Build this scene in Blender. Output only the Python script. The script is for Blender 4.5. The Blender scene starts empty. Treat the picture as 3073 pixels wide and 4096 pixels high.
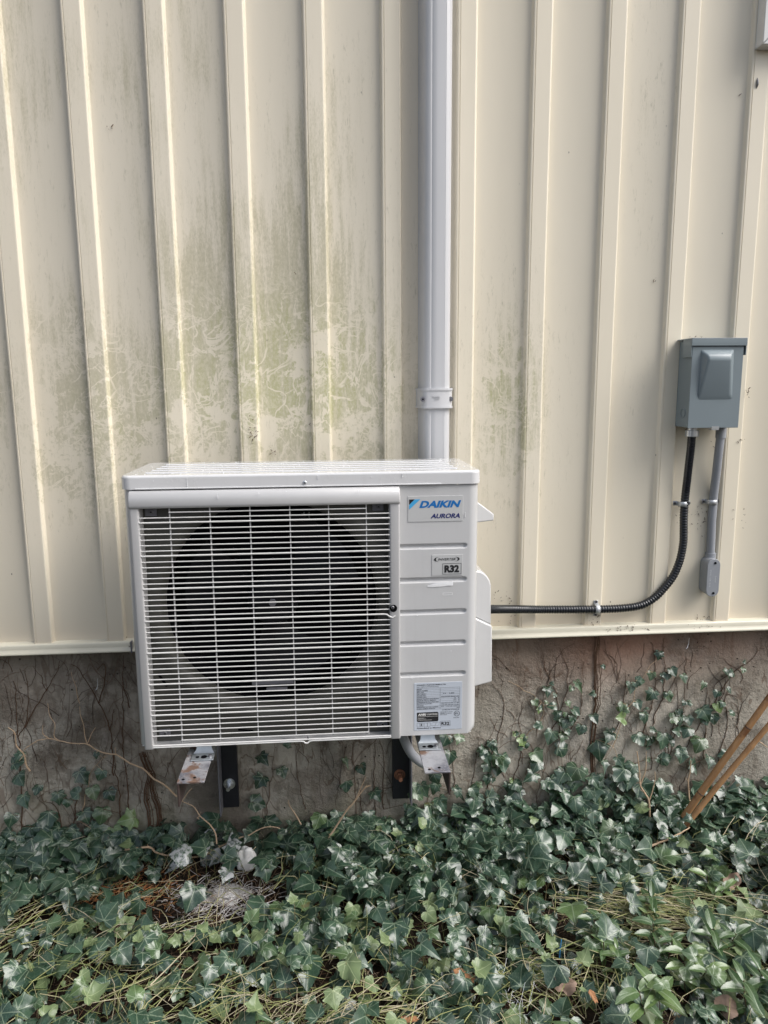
import bpy, bmesh, math, random
import numpy as np
from mathutils import Vector, Matrix, noise as mnoise
random.seed(7); rng = np.random.default_rng(11)
PI = math.pi
C = bpy.context.scene.collection
sc = bpy.context.scene

# ------------------------------------------------------------------ camera
F, PITCH, YAW, ROLL = 2950.0, 0.1685, -0.0780, 0.0073
CAM = np.array([-0.2094, -2.0200, 0.7220])
IW, IH = 3073.0, 4096.0
def rotm(p, y, r):
    cy, sy, cp, sp, cr, sr = math.cos(y), math.sin(y), math.cos(p), math.sin(p), math.cos(r), math.sin(r)
    return np.array([[cy,-sy,0],[sy,cy,0],[0,0,1]]) @ np.array([[1,0,0],[0,cp,sp],[0,-sp,cp]]) @ np.array([[cr,0,sr],[0,1,0],[-sr,0,cr]])
RM = rotm(PITCH, YAW, ROLL)
cam_data = bpy.data.cameras.new('camera'); cam = bpy.data.objects.new('camera', cam_data); C.objects.link(cam)
M = Matrix([[RM[i,0], RM[i,2], -RM[i,1]] for i in range(3)]).to_4x4(); M.translation = Vector(CAM)
cam.matrix_world = M
cam_data.sensor_fit = 'VERTICAL'; cam_data.sensor_height = 24.0; cam_data.lens = 24.0*F/IH
cam_data.clip_start = 0.05; cam_data.clip_end = 500
sc.camera = cam
def ray(px, py):
    return RM @ np.array([(px-IW/2)/F, 1.0, -(py-IH/2)/F])
def P(px, py, Y):          # photograph pixel -> point on the plane y = Y
    d = ray(px, py); t = (Y-CAM[1])/d[1]; q = CAM+t*d
    return Vector(q)
def PZ(px, py, Z):         # photograph pixel -> point on the plane z = Z
    d = ray(px, py); t = (Z-CAM[2])/d[2]; q = CAM+t*d
    return Vector(q)

# ------------------------------------------------------------------ light
SUN_DIR = Vector((0.62, -0.29, 0.73)).normalized()
elev = math.asin(SUN_DIR.z)
w = bpy.data.worlds.new('World'); sc.world = w; w.use_nodes = True
nt = w.node_tree; nt.nodes.clear()
sky = nt.nodes.new('ShaderNodeTexSky'); sky.sky_type = 'NISHITA'; sky.sun_disc = False
sky.sun_elevation = elev; sky.sun_rotation = math.atan2(SUN_DIR.x, SUN_DIR.y)
sky.air_density = 1.0; sky.dust_density = 4.0; sky.ozone_density = 1.0
bg = nt.nodes.new('ShaderNodeBackground'); bg.inputs['Strength'].default_value = 0.10
wo = nt.nodes.new('ShaderNodeOutputWorld')
hs = nt.nodes.new('ShaderNodeHueSaturation'); hs.inputs['Saturation'].default_value = 0.55; nt.links.new(sky.outputs[0], hs.inputs['Color']); nt.links.new(hs.outputs[0], bg.inputs[0]); nt.links.new(bg.outputs[0], wo.inputs[0])
sl = bpy.data.lights.new('sun', 'SUN'); sl.energy = 1.5; sl.angle = math.radians(38); sl.color = (1.0, 0.985, 0.965)
so = bpy.data.objects.new('sun', sl); C.objects.link(so)
so.rotation_euler = SUN_DIR.to_track_quat('Z', 'Y').to_euler()
sc.view_settings.view_transform = 'Standard'; sc.view_settings.look = 'None'
sc.view_settings.exposure = 0.93; sc.view_settings.gamma = 1.0

# ------------------------------------------------------------------ materials
class N:                                       # small node-tree writer
    def __init__(s, name, rough=0.5, metal=0.0, spec=0.5):
        s.m = bpy.data.materials.new(name); s.m.use_nodes = True; s.t = s.m.node_tree; s.t.nodes.clear()
        s.b = s.t.nodes.new('ShaderNodeBsdfPrincipled'); s.o = s.t.nodes.new('ShaderNodeOutputMaterial')
        s.t.links.new(s.b.outputs[0], s.o.inputs[0])
        s.set('Roughness', rough); s.set('Metallic', metal); s.set('Specular IOR Level', spec)
    def set(s, k, v):
        if hasattr(v, 'is_output'): s.t.links.new(v, s.b.inputs[k])
        elif isinstance(v, tuple): s.b.inputs[k].default_value = (*v, 1.0) if len(v) == 3 else v
        else: s.b.inputs[k].default_value = v
    def n(s, typ, **kw):
        x = s.t.nodes.new(typ)
        for k, v in kw.items(): setattr(x, k, v)
        return x
    def inp(s, node, i, v):
        if v is None: return
        if hasattr(v, 'is_output'): s.t.links.new(v, node.inputs[i])
        elif isinstance(v, tuple) and len(v) == 3 and node.inputs[i].type == 'RGBA': node.inputs[i].default_value = (*v, 1.0)
        else: node.inputs[i].default_value = v
    def obj(s):
        return s.n('ShaderNodeTexCoord').outputs['Object']
    def xyz(s, vec):
        x = s.n('ShaderNodeSeparateXYZ'); s.inp(x, 0, vec); return x.outputs
    def attr(s, name, out='Color'):
        return s.n('ShaderNodeAttribute', attribute_name=name).outputs[out]
    def math(s, op, a, b=None, c=None, clamp=False):
        x = s.n('ShaderNodeMath', operation=op, use_clamp=clamp)
        s.inp(x, 0, a); s.inp(x, 1, b); s.inp(x, 2, c); return x.outputs[0]
    def scale(s, vec, sx, sy, sz, loc=(0,0,0)):
        x = s.n('ShaderNodeMapping'); s.inp(x, 0, vec); x.inputs['Scale'].default_value = (sx, sy, sz); x.inputs['Location'].default_value = loc
        return x.outputs[0]
    def noise(s, vec, scale, detail=4, rough=0.55, dist=0.0, out='Fac'):
        x = s.n('ShaderNodeTexNoise'); s.inp(x, 'Vector', vec); s.inp(x, 'Scale', scale); s.inp(x, 'Detail', detail)
        s.inp(x, 'Roughness', rough); s.inp(x, 'Distortion', dist); return x.outputs[out]
    def voro(s, vec, scale, feature='F1', rnd=1.0):
        x = s.n('ShaderNodeTexVoronoi', feature=feature); s.inp(x, 'Vector', vec); s.inp(x, 'Scale', scale); s.inp(x, 'Randomness', rnd)
        return x.outputs['Distance']
    def ramp(s, f, a, b):                       # smooth 0..1 between a and b
        x = s.n('ShaderNodeMapRange', interpolation_type='SMOOTHSTEP'); s.inp(x, 0, f); s.inp(x, 1, a); s.inp(x, 2, b); return x.outputs[0]
    def mix(s, f, a, b, mode='MIX'):
        x = s.n('ShaderNodeMix', data_type='RGBA', blend_type=mode); s.inp(x, 0, f); s.inp(x, 6, a); s.inp(x, 7, b); return x.outputs[2]
    def bump(s, h, strength=0.3, dist=0.002, prev=None):
        x = s.n('ShaderNodeBump'); s.inp(x, 'Height', h); s.inp(x, 'Strength', strength); s.inp(x, 'Distance', dist); s.inp(x, 'Normal', prev)
        s.t.links.new(x.outputs[0], s.b.inputs['Normal']); return x.outputs[0]
    def gauss(s, xs, zs, cx, cz, sx, sz):
        a = s.math('POWER', s.math('DIVIDE', s.math('SUBTRACT', xs, cx), sx), 2.0)
        b = s.math('POWER', s.math('DIVIDE', s.math('SUBTRACT', zs, cz), sz), 2.0)
        return s.math('EXPONENT', s.math('MULTIPLY', s.math('ADD', a, b), -1.0))

def plain(name, col, rough=0.5, metal=0.0, var=0.06, sc_=60, bump=0.0, spec=0.5, coat=0.0):
    k = N(name, rough, metal, spec); o = k.obj()
    if coat: k.set('Coat Weight', coat); k.set('Coat Roughness', 0.12)
    f = k.noise(o, sc_, 3)
    lo = tuple(max(0, c*(1-var)) for c in col); hi = tuple(min(1, c*(1+var)) for c in col)
    k.set('Base Color', k.mix(f, lo, hi))
    if bump: k.bump(k.noise(o, sc_*6, 3), bump, 0.0006)
    return k.m

# --- siding: cream painted steel, green algae film grazed by snails, dirt streaks, insect specks
def siding_material():
    k = N('cream_siding_paint', 0.32, 0.0, 0.5); o = k.obj(); X, Y, Z = k.xyz(o)
    base = k.mix(k.noise(k.scale(o, 3, 3, 0.6), 1.6, 3), (0.73, 0.665, 0.53), (0.79, 0.73, 0.605))
    streak = k.noise(k.scale(o, 60, 10, 5), 1.0, 5, 0.65)
    fine = k.noise(k.scale(o, 300, 60, 90), 1.0, 4, 0.7)
    big = k.noise(k.scale(o, 3.2, 3, 1.6), 1.0, 3, 0.5)
    warp = k.noise(o, 9, 3, out='Color')
    wv = k.n('ShaderNodeVectorMath', operation='MULTIPLY_ADD'); k.inp(wv, 0, warp); wv.inputs[1].default_value = (0.05,)*3; k.inp(wv, 2, o); wo_ = wv.outputs[0]
    c1 = P(1080, 1500, 0.0); c2 = P(2000, 1500, 0.0); c3 = P(500, 1720, 0.0); c4 = P(1850, 1750, 0)
    g = k.gauss(X, Z, c1.x, c1.z, 0.52, 0.34)
    g = k.math('MAXIMUM', g, k.math('MULTIPLY', k.gauss(X, Z, c2.x+0.03, c2.z-0.08, 0.16, 0.36), 0.88))
    g = k.math('MAXIMUM', g, k.math('MULTIPLY', k.gauss(X, Z, c3.x, c3.z, 0.30, 0.26), 0.75))
    # faint film far up the wall, in streaks
    up = k.math('MULTIPLY', k.ramp(X, 0.25, -0.3), 0.62)
    up = k.math('MAXIMUM', up, k.math('MULTIPLY', k.gauss(X, Z, 0.66, 1.15, 0.10, 0.65), 0.55))
    up = k.math('MULTIPLY', up, k.ramp(Z, 0.10, 0.65))
    film = k.math('ADD', g, k.math('MULTIPLY', k.ramp(big, 0.30, 0.62), up))
    tex = k.math('ADD', k.math('MULTIPLY', streak, 0.9), k.math('MULTIPLY', fine, 0.55))
    tex = k.math('MULTIPLY_ADD', k.math('SUBTRACT', tex, 0.72), 2.3, 0.72)
    alg = k.ramp(k.math('MULTIPLY', film, tex), 0.26, 0.80)
    mott = k.noise(k.scale(o, 1, 1, 0.6), 150, 6, 0.8); alg = k.math('MULTIPLY', alg, k.math('MULTIPLY_ADD', k.ramp(mott, 0.38, 0.58), 0.38, 0.62))
    # grazed lines and patches: meandering ridges of noise
    def ridge(sc_, wdt, dist=0.6, det=2):
        n_ = k.noise(o, sc_, det, 0.5, dist); return k.math('SUBTRACT', 1.0, k.ramp(k.math('ABSOLUTE', k.math('SUBTRACT', n_, 0.5)), wdt*0.4, wdt))
    line = k.math('MAXIMUM', k.math('MULTIPLY', ridge(7.0, 0.015, 0.9, 6), k.ramp(k.noise(o, 11, 2), 0.42, 0.52)), k.math('MULTIPLY', ridge(12, 0.022, 0.9, 6), k.ramp(k.noise(o, 6, 2), 0.40, 0.50)))
    line2 = k.math('MULTIPLY', k.math('MULTIPLY', ridge(40, 0.06, 1.2, 5), k.ramp(k.noise(o, 8, 4), 0.48, 0.56)), 0.75)
    broken = 1.0
    patchn = k.math('ADD', k.noise(wo_, 11, 9, 0.74), k.math('MULTIPLY', k.ramp(Z, P(1000, 1450, 0).z, P(1000, 1790, 0).z), 0.06))
    patch = k.ramp(patchn, 0.56, 0.60)
    low = k.ramp(Z, P(1000, 1020, 0).z, P(1000, 1300, 0).z)
    graze = k.math('MULTIPLY', k.math('MAXIMUM', k.math('MAXIMUM', line, line2), patch), low)
    alg2 = k.math('MULTIPLY', alg, k.math('SUBTRACT', 1.0, k.math('MULTIPLY', graze, 0.88)))
    gcol = k.mix(k.ramp(k.math('MULTIPLY', g, streak), 0.25, 0.60), (0.45, 0.42, 0.285), (0.375, 0.375, 0.175))
    col = k.mix(k.math('MULTIPLY', alg2, 0.82), base, gcol)
    dirt = k.math('MULTIPLY', k.ramp(k.noise(k.scale(o, 120, 30, 26), 1.0, 5, 0.75), 0.56, 0.72), k.ramp(film, 0.05, 0.4))
    col = k.mix(k.math('MULTIPLY', dirt, 0.42), col, (0.28, 0.265, 0.165))
    # rust-tan wash close to the foot of the wall, specks of insect dirt
    foot = k.math('MULTIPLY', k.ramp(Z, 0.14, 0.0), 0.22)
    col = k.mix(foot, col, (0.70, 0.55, 0.40))
    sp = k.ramp(k.voro(k.scale(o, 1, 1, 0.6), 26), 0.055, 0.03)
    spm = k.ramp(k.noise(o, 5.0, 2), 0.56, 0.62)
    col = k.mix(k.math('MULTIPLY', k.math('MULTIPLY', sp, spm), 0.8), col, (0.07, 0.055, 0.04))
    gl = k.ramp(X, 0.05, -0.75); col = k.mix(k.math('MULTIPLY', gl, 0.16), col, (0.52, 0.47, 0.40))
    duct_shade = k.math('MULTIPLY', k.gauss(X, 0.0, 0.022, 0.0, 0.030, 9.0), 0.28); col = k.mix(duct_shade, col, (0.36, 0.29, 0.21))  # duct's shadow on the pan beside it, painted into the siding colour
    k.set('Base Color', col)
    k.set('Roughness', k.math('ADD', 0.28, k.math('MULTIPLY', alg2, 0.4)))
    b1 = k.bump(k.noise(k.scale(o, 1, 1, 0.4), 9, 2), 0.25, 0.004)
    k.bump(fine, 0.05, 0.0006, b1)
    return k.m

def concrete_material():
    k = N('weathered_concrete', 0.92, 0, 0.2); o = k.obj(); X, Y, Z = k.xyz(o)
    n1 = k.noise(o, 2.6, 5, 0.6); n2 = k.noise(o, 22, 6, 0.65); n3 = k.noise(k.scale(o, 1, 1, 0.25), 30, 4)
    col = k.mix(k.ramp(n1, 0.35, 0.65), (0.33, 0.30, 0.25), (0.46, 0.425, 0.365))
    col = k.mix(k.math('MULTIPLY', k.ramp(n2, 0.5, 0.72), 0.5), col, (0.47, 0.43, 0.37))
    col = k.mix(k.math('MULTIPLY', k.ramp(n3, 0.52, 0.68), 0.45), col, (0.12, 0.095, 0.07))
    rn = k.noise(k.scale(o, 1, 1, 0.42), 8.5, 3, 0.5, 1.1); rl = k.math('SUBTRACT', 1.0, k.ramp(k.math('ABSOLUTE', k.math('SUBTRACT', rn, 0.5)), 0.004, 0.013))
    rn2 = k.noise(k.scale(o, 1, 1, 0.3), 15, 2, 0.5, 0.8); rl2 = k.math('SUBTRACT', 1.0, k.ramp(k.math('ABSOLUTE', k.math('SUBTRACT', rn2, 0.52)), 0.004, 0.016))
    rl = k.math('MAXIMUM', k.math('MULTIPLY', rl, k.ramp(k.noise(o, 4, 2), 0.44, 0.56)), k.math('MULTIPLY', rl2, k.math('MULTIPLY', k.ramp(X, -0.55, -0.8), 0.9)))
    col = k.mix(k.math('MULTIPLY', rl, 0.6), col, (0.12, 0.075, 0.05))
    # patches: lime bloom, brownish top band with the trim's shadow painted in, red clay wash at right, moss low down
    lime = k.ramp(k.noise(o, 6.5, 6, 0.7), 0.56, 0.62)
    col = k.mix(k.math('MULTIPLY', lime, 0.45), col, (0.50, 0.46, 0.41))
    dk = k.ramp(k.noise(o, 9, 6, 0.7), 0.54, 0.60); col = k.mix(k.math('MULTIPLY', dk, 0.45), col, (0.13, 0.105, 0.08))
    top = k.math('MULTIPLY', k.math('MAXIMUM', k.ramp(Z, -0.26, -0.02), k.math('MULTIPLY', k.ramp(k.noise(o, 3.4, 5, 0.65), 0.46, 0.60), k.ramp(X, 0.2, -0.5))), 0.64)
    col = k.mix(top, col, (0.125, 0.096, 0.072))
    rd = k.math('MULTIPLY', k.gauss(X, Z, 0.72, -0.02, 0.38, 0.13), k.ramp(n1, 0.25, 0.6))
    col = k.mix(k.math('MULTIPLY', rd, 0.75), col, (0.30, 0.15, 0.10))
    ms = k.math('MULTIPLY', k.ramp(Z, -0.36, -0.62), k.ramp(k.noise(o, 5, 4, 0.6), 0.42, 0.62))
    col = k.mix(k.math('MULTIPLY', ms, 0.6), col, (0.10, 0.105, 0.045))
    sp = k.ramp(k.voro(o, 34), 0.11, 0.06)
    col = k.mix(k.math('MULTIPLY', k.math('MULTIPLY', sp, k.ramp(k.noise(o, 6, 2), 0.45, 0.55)), 0.85), col, (0.045, 0.035, 0.03))
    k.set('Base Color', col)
    rough = k.ramp(k.noise(o, 3.1, 3), 0.42, 0.62)
    h = k.math('ADD', k.math('MULTIPLY', k.noise(o, 60, 6, 0.75), k.math('MULTIPLY_ADD', rough, 1.2, 0.35)), k.math('MULTIPLY', k.noise(o, 12, 4), 0.8))
    h = k.math('SUBTRACT', h, k.math('MULTIPLY', sp, 0.5))
    k.bump(h, 1.0, 0.011)
    return k.m

def leaf_material(name, top_lo, top_hi, under, rough=0.34):
    k = N(name, rough, 0, 0.5)
    k.set('Coat Weight', 0.42); k.set('Coat Roughness', 0.27); uv = k.attr('luv', 'Vector'); x, y, z = k.xyz(uv); t = k.attr('tint', 'Color'); tr, tg, tb = k.xyz(t)
    ax = k.math('ABSOLUTE', x)
    d1 = ax
    def dl(dx, dy):
        n = math.hypot(dx, dy); return k.math('ABSOLUTE', k.math('SUBTRACT', k.math('MULTIPLY', ax, dy/n), k.math('MULTIPLY', y, dx/n)))
    d2 = dl(.60, .40); d3 = dl(.44, -.04)
    dm = k.math('MINIMUM', d1, k.math('MINIMUM', d2, d3))
    wv = k.math('SUBTRACT', 0.026, k.math('MULTIPLY', y, 0.010))
    vein = k.math('SUBTRACT', 1.0, k.ramp(k.math('DIVIDE', dm, wv), 0.45, 1.15))
    net = k.voro(uv, 7.0, 'DISTANCE_TO_EDGE'); netl = k.math('MULTIPLY', k.math('SUBTRACT', 1.0, k.ramp(net, 0.0, 0.05)), 0.30)
    o = k.obj(); n1 = k.noise(o, 55, 4)
    col = k.mix(tr, top_lo, top_hi)
    col = k.mix(k.math('MULTIPLY', tg, 1.0), col, (0.17, 0.26, 0.08))         # young bright leaves
    col = k.mix(k.math('MULTIPLY', n1, 0.35), col, (0.02, 0.035, 0.02))
    vc = k.mix(0.55, col, (0.36, 0.44, 0.30))
    col = k.mix(k.math('MULTIPLY', k.math('MAXIMUM', vein, netl), 0.75), col, vc)
    brown = k.math('MULTIPLY', k.ramp(k.noise(o, 26, 4, 0.6), 0.66, 0.72), 0.7); col = k.mix(brown, col, (0.10, 0.075, 0.03))
    dust = k.math('MULTIPLY', tb, k.ramp(k.noise(o, 60, 6, 0.75), 0.40, 0.56))
    col = k.mix(dust, col, (0.62, 0.62, 0.64))
    geo = k.n('ShaderNodeNewGeometry')
    col = k.mix(geo.outputs['Backfacing'], col, k.mix(k.math('MULTIPLY', vein, 0.5), under, (0.36, 0.42, 0.22)))
    k.set('Base Color', col)
    k.set('Roughness', k.math('ADD', rough, k.math('MULTIPLY', geo.outputs['Backfacing'], 0.3)))
    try: k.set('Transmission Weight', 0.0)
    except Exception: pass
    k.bump(k.math('ADD', vein, k.math('MULTIPLY', n1, 0.6)), 0.35, 0.0012)
    # thin leaf: part of the light comes through
    tl = k.n('ShaderNodeBsdfTranslucent'); k.inp(tl, 0, k.mix(0.5, col, (0.16, 0.26, 0.04)))
    mx = k.n('ShaderNodeMixShader'); mx.inputs[0].default_value = 0.14
    k.t.links.new(k.b.outputs[0], mx.inputs[1]); k.t.links.new(tl.outputs[0], mx.inputs[2]); k.t.links.new(mx.outputs[0], k.o.inputs[0])
    return k.m

def tinted(name, rough=0.8):                 # colour carried by the point attribute 'tint'
    k = N(name, rough, 0, 0.3); t = k.attr('tint', 'Color'); n = k.noise(k.obj(), 180, 3)
    k.set('Base Color', k.mix(k.math('MULTIPLY', n, 0.5), t, (0.06, 0.045, 0.03))); return k.m

def soil_material():
    k = N('dark_leaf_litter_soil', 0.95, 0, 0.2); o = k.obj()
    f = k.noise(k.scale(o, 40, 90, 40), 1.0, 6, 0.7); g = k.noise(o, 120, 5, 0.7)
    col = k.mix(f, (0.012, 0.009, 0.007), (0.055, 0.038, 0.026))
    col = k.mix(k.ramp(g, 0.60, 0.72), col, (0.12, 0.08, 0.05))
    k.set('Base Color', col); k.bump(k.math('ADD', f, g), 1.0, 0.012); return k.m

def rusty_steel():
    k = N('worn_galvanised_steel', 0.42, 0.5, 0.5); o = k.obj()
    a = k.ramp(k.noise(o, 14, 4, 0.55), 0.40, 0.66); b = k.ramp(k.noise(o, 19, 5, 0.6, 0.3), 0.50, 0.60)
    col = k.mix(a, (0.50, 0.50, 0.52), (0.20, 0.20, 0.23))
    fl = k.ramp(k.noise(o, 90, 4, 0.7), 0.50, 0.62)
    col = k.mix(k.math('MULTIPLY', fl, 0.35), col, (0.56, 0.55, 0.56))
    col = k.mix(b, col, k.mix(k.noise(o, 70, 3), (0.070, 0.042, 0.033), (0.19, 0.115, 0.078)))
    k.set('Base Color', col); k.set('Metallic', k.math('MULTIPLY', k.math('SUBTRACT', 1.0, b), 0.5)); k.set('Roughness', k.math('ADD', 0.38, k.math('MULTIPLY', b, 0.4))); k.bump(k.noise(o, 120, 4), 0.3, 0.0008)
    return k.m

def bamboo_material():
    k = N('dry_bamboo', 0.5, 0, 0.4); o = k.obj()
    f = k.noise(k.scale(o, 60, 60, 4), 1.0, 4); g = k.noise(o, 20, 3)
    col = k.mix(f, (0.30, 0.15, 0.065), (0.48, 0.28, 0.135)); col = k.mix(k.ramp(g, 0.55, 0.7), col, (0.20, 0.09, 0.04))
    k.set('Base Color', col); k.bump(f, 0.2, 0.0008); return k.m

def bark(name, a, b):
    k = N(name, 0.85, 0, 0.25); o = k.obj(); k.set('Base Color', k.mix(k.noise(o, 70, 4), a, b)); k.bump(k.noise(o, 200, 3), 0.5, 0.0008); return k.m

MAT = {}
MAT['siding'] = siding_material()
MAT['trimp'] = plain('cream_trim_paint', (0.63, 0.60, 0.49), 0.38, 0, 0.10, 14)
MAT['concrete'] = concrete_material()
MAT['soil'] = soil_material()
def enamel(name, col, coat, rough):
    k = N(name, rough, 0, 0.6); o = k.obj(); k.set('Coat Weight', coat); k.set('Coat Roughness', 0.12)
    st = k.ramp(k.noise(k.scale(o, 55, 55, 2.2), 1.0, 5, 0.7), 0.50, 0.80); fn = k.ramp(k.noise(o, 9, 6, 0.7), 0.45, 0.75); sp = k.ramp(k.voro(o, 55), 0.05, 0.02)
    c = k.mix(k.math('MULTIPLY', st, 0.16), col, tuple(v*0.62 for v in col)); c = k.mix(k.math('MULTIPLY', fn, 0.10), c, (0.30, 0.28, 0.23)); c = k.mix(k.math('MULTIPLY', k.math('MULTIPLY', sp, k.ramp(k.noise(o, 6, 2), 0.55, 0.6)), 0.5), c, (0.16, 0.14, 0.11))
    k.set('Base Color', c); k.set('Roughness', k.math('ADD', rough, k.math('MULTIPLY', fn, 0.12))); k.bump(k.noise(o, 26, 3), 0.05, 0.002); return k.m
MAT['unit'] = enamel('ivory_enamel', (0.54, 0.542, 0.545), 0.7, 0.28) if True else plain('ivory_enamel', (0.52, 0.522, 0.525), 0.30, 0, 0.03, 8, 0.03, 0.6, 0.7)
MAT['unitlid_lit'] = enamel('ivory_enamel_lid_lit', (0.64, 0.642, 0.65), 0.9, 0.22) if True else plain('ivory_enamel_lid_lit', (0.60, 0.602, 0.61), 0.24, 0, 0.03, 8, 0.03, 0.7, 0.9)  # same enamel as the cabinet, lightened to carry the light on the lid
MAT['plate_in'] = plain('shade_darkened_inner_plate', (0.055, 0.054, 0.046), 0.6, 0, 0.05, 12)  # colour taken down to carry the shade behind the grille
MAT['grille'] = plain('grille_resin', (0.60, 0.595, 0.58), 0.34, 0, 0.03, 20)
MAT['frame'] = plain('grille_frame_resin', (0.47, 0.468, 0.47), 0.36, 0, 0.05, 24, 0.05, 0.6, 0.6)
MAT['dark'] = plain('dark_interior', (0.004, 0.004, 0.005), 0.9, spec=0.05)
MAT['fan'] = plain('black_fan_plastic', (0.005, 0.0055, 0.007), 0.55, spec=0.18)
MAT['coil'] = plain('coil_fins', (0.02, 0.022, 0.028), 0.5, 0.3, 0.3, 300)
MAT['footm'] = plain('stamped_zinc_foot', (0.42, 0.45, 0.47), 0.35, 0.7, 0.3, 40)
MAT['zinc'] = plain('bright_zinc', (0.62, 0.65, 0.68), 0.28, 0.85, 0.15, 50)
MAT['steelstrap'] = plain('galvanised_strap', (0.50, 0.52, 0.54), 0.42, 0.55, 0.15, 60)
MAT['screw'] = plain('dull_screw', (0.20, 0.20, 0.21), 0.4, 0.7, 0.2, 300)
MAT['rust'] = plain('rusty_iron', (0.20, 0.09, 0.05), 0.8, 0.1, 0.4, 120)
MAT['black'] = plain('black_paint', (0.014, 0.015, 0.020), 0.42, 0.1, 0.3, 40, 0.1)
MAT['edge'] = plain('worn_grey_paint', (0.16, 0.16, 0.18), 0.45, 0.2, 0.3, 40)
MAT['arm'] = rusty_steel(); MAT['webm'] = plain('dark_rusty_web', (0.055, 0.038, 0.034), 0.6, 0.1, 0.5, 60, 0.3)
MAT['box'] = plain('grey_box_enamel', (0.19, 0.23, 0.25), 0.34, 0.0, 0.07, 9, 0.03)
MAT['pvc'] = plain('grey_pvc', (0.27, 0.285, 0.31), 0.36, 0, 0.06, 16)
MAT['flex'] = plain('black_liquidtight', (0.012, 0.014, 0.018), 0.22, 0, 0.3, 60)
MAT['duct'] = plain('white_pvc_duct', (0.54, 0.545, 0.56), 0.34, 0, 0.03, 6)
MAT['hose'] = plain('grey_hose', (0.30, 0.31, 0.34), 0.35, 0, 0.1, 20)
MAT['lab'] = plain('silver_label', (0.47, 0.475, 0.475), 0.7, 0, 0.02, 30)
MAT['rat'] = plain('pale_blue_label', (0.46, 0.50, 0.56), 0.7, 0, 0.02, 30)
MAT['ink'] = plain('black_ink', (0.012, 0.012, 0.014), 0.5)
MAT['inkgrey'] = plain('grey_ink', (0.16, 0.17, 0.18), 0.6)
MAT['blue'] = plain('logo_blue', (0.005, 0.14, 0.42), 0.4)
MAT['lblue'] = plain('logo_light_blue', (0.06, 0.36, 0.66), 0.4)
MAT['tape'] = plain('torn_tape', (0.92, 0.93, 0.95), 0.18, 0, 0.1, 200)
MAT['white'] = plain('white_frame_paint', (0.68, 0.68, 0.66), 0.35)
MAT['stone'] = plain('white_chalky_stone', (0.78, 0.77, 0.76), 0.9, 0, 0.25, 60, 0.6)
MAT['blueplastic'] = plain('blue_plastic', (0.05, 0.30, 0.65), 0.35)
MAT['web'] = plain('cobweb_silk', (0.75, 0.77, 0.80), 0.5)
MAT['ivy'] = leaf_material('ivy_leaf', (0.016, 0.044, 0.030), (0.048, 0.098, 0.060), (0.140, 0.195, 0.085), 0.30)
MAT['vinca'] = leaf_material('periwinkle_leaf', (0.030, 0.075, 0.028), (0.055, 0.115, 0.040), (0.20, 0.27, 0.12), 0.3)
MAT['straw'] = tinted('dry_stems', 0.7)
MAT['bamboo'] = bamboo_material()
MAT['node'] = plain('dark_bamboo_node', (0.05, 0.025, 0.015), 0.7)
MAT['vine'] = bark('brown_vine_bark', (0.055, 0.030, 0.018), (0.13, 0.075, 0.045))
MAT['twig'] = bark('pale_dry_twig', (0.34, 0.23, 0.14), (0.58, 0.44, 0.31))
MAT['deadleaf'] = plain('brown_dead_leaf', (0.23, 0.16, 0.12), 0.8, 0, 0.35, 60, 0.4)
MAT['sprig'] = plain('orange_dead_conifer', (0.34, 0.17, 0.08), 0.8, 0, 0.3, 90)
def glass():
    k = N('window_glass', 0.05, 0, 0.5); k.set('Base Color', (0.05, 0.06, 0.06)); return k.m
MAT['glass'] = glass()
def drops():
    k = N('water_drops', 0.05, 0, 0.8); k.set('Base Color', (0.75, 0.77, 0.8)); return k.m
MAT['drops'] = drops()

# ------------------------------------------------------------------ object helpers
def thing(name, label, cat, loc=(0,0,0), rz=0.0, group=None, kind=None):
    o = bpy.data.objects.new(name, None); C.objects.link(o); o.location = loc; o.rotation_euler = (0,0,rz)
    o.empty_display_size = 0.05
    o['label'] = label; o['category'] = cat
    if group: o['group'] = group
    if kind: o['kind'] = kind
    return o
def tag(o, label=None, cat=None, group=None, kind=None):
    for k_, v in (('label', label), ('category', cat), ('group', group), ('kind', kind)):
        if v: o[k_] = v
    return o
def link(name, me, mat, parent=None, label=None, smooth=None, world=False):
    o = bpy.data.objects.new(name, me); C.objects.link(o)
    if mat is not None: me.materials.append(mat)
    if smooth is not None:
        me.polygons.foreach_set('use_smooth', [smooth]*len(me.polygons))
    if parent is not None:
        o.parent = parent
        if world: o.matrix_parent_inverse = parent_world(parent).inverted()
    if label: o['label'] = label
    return o
def parent_world(p):
    m = Matrix.LocRotScale(p.location, p.rotation_euler, p.scale)
    if p.parent is not None: m = parent_world(p.parent) @ p.matrix_parent_inverse @ m
    return m
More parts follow.
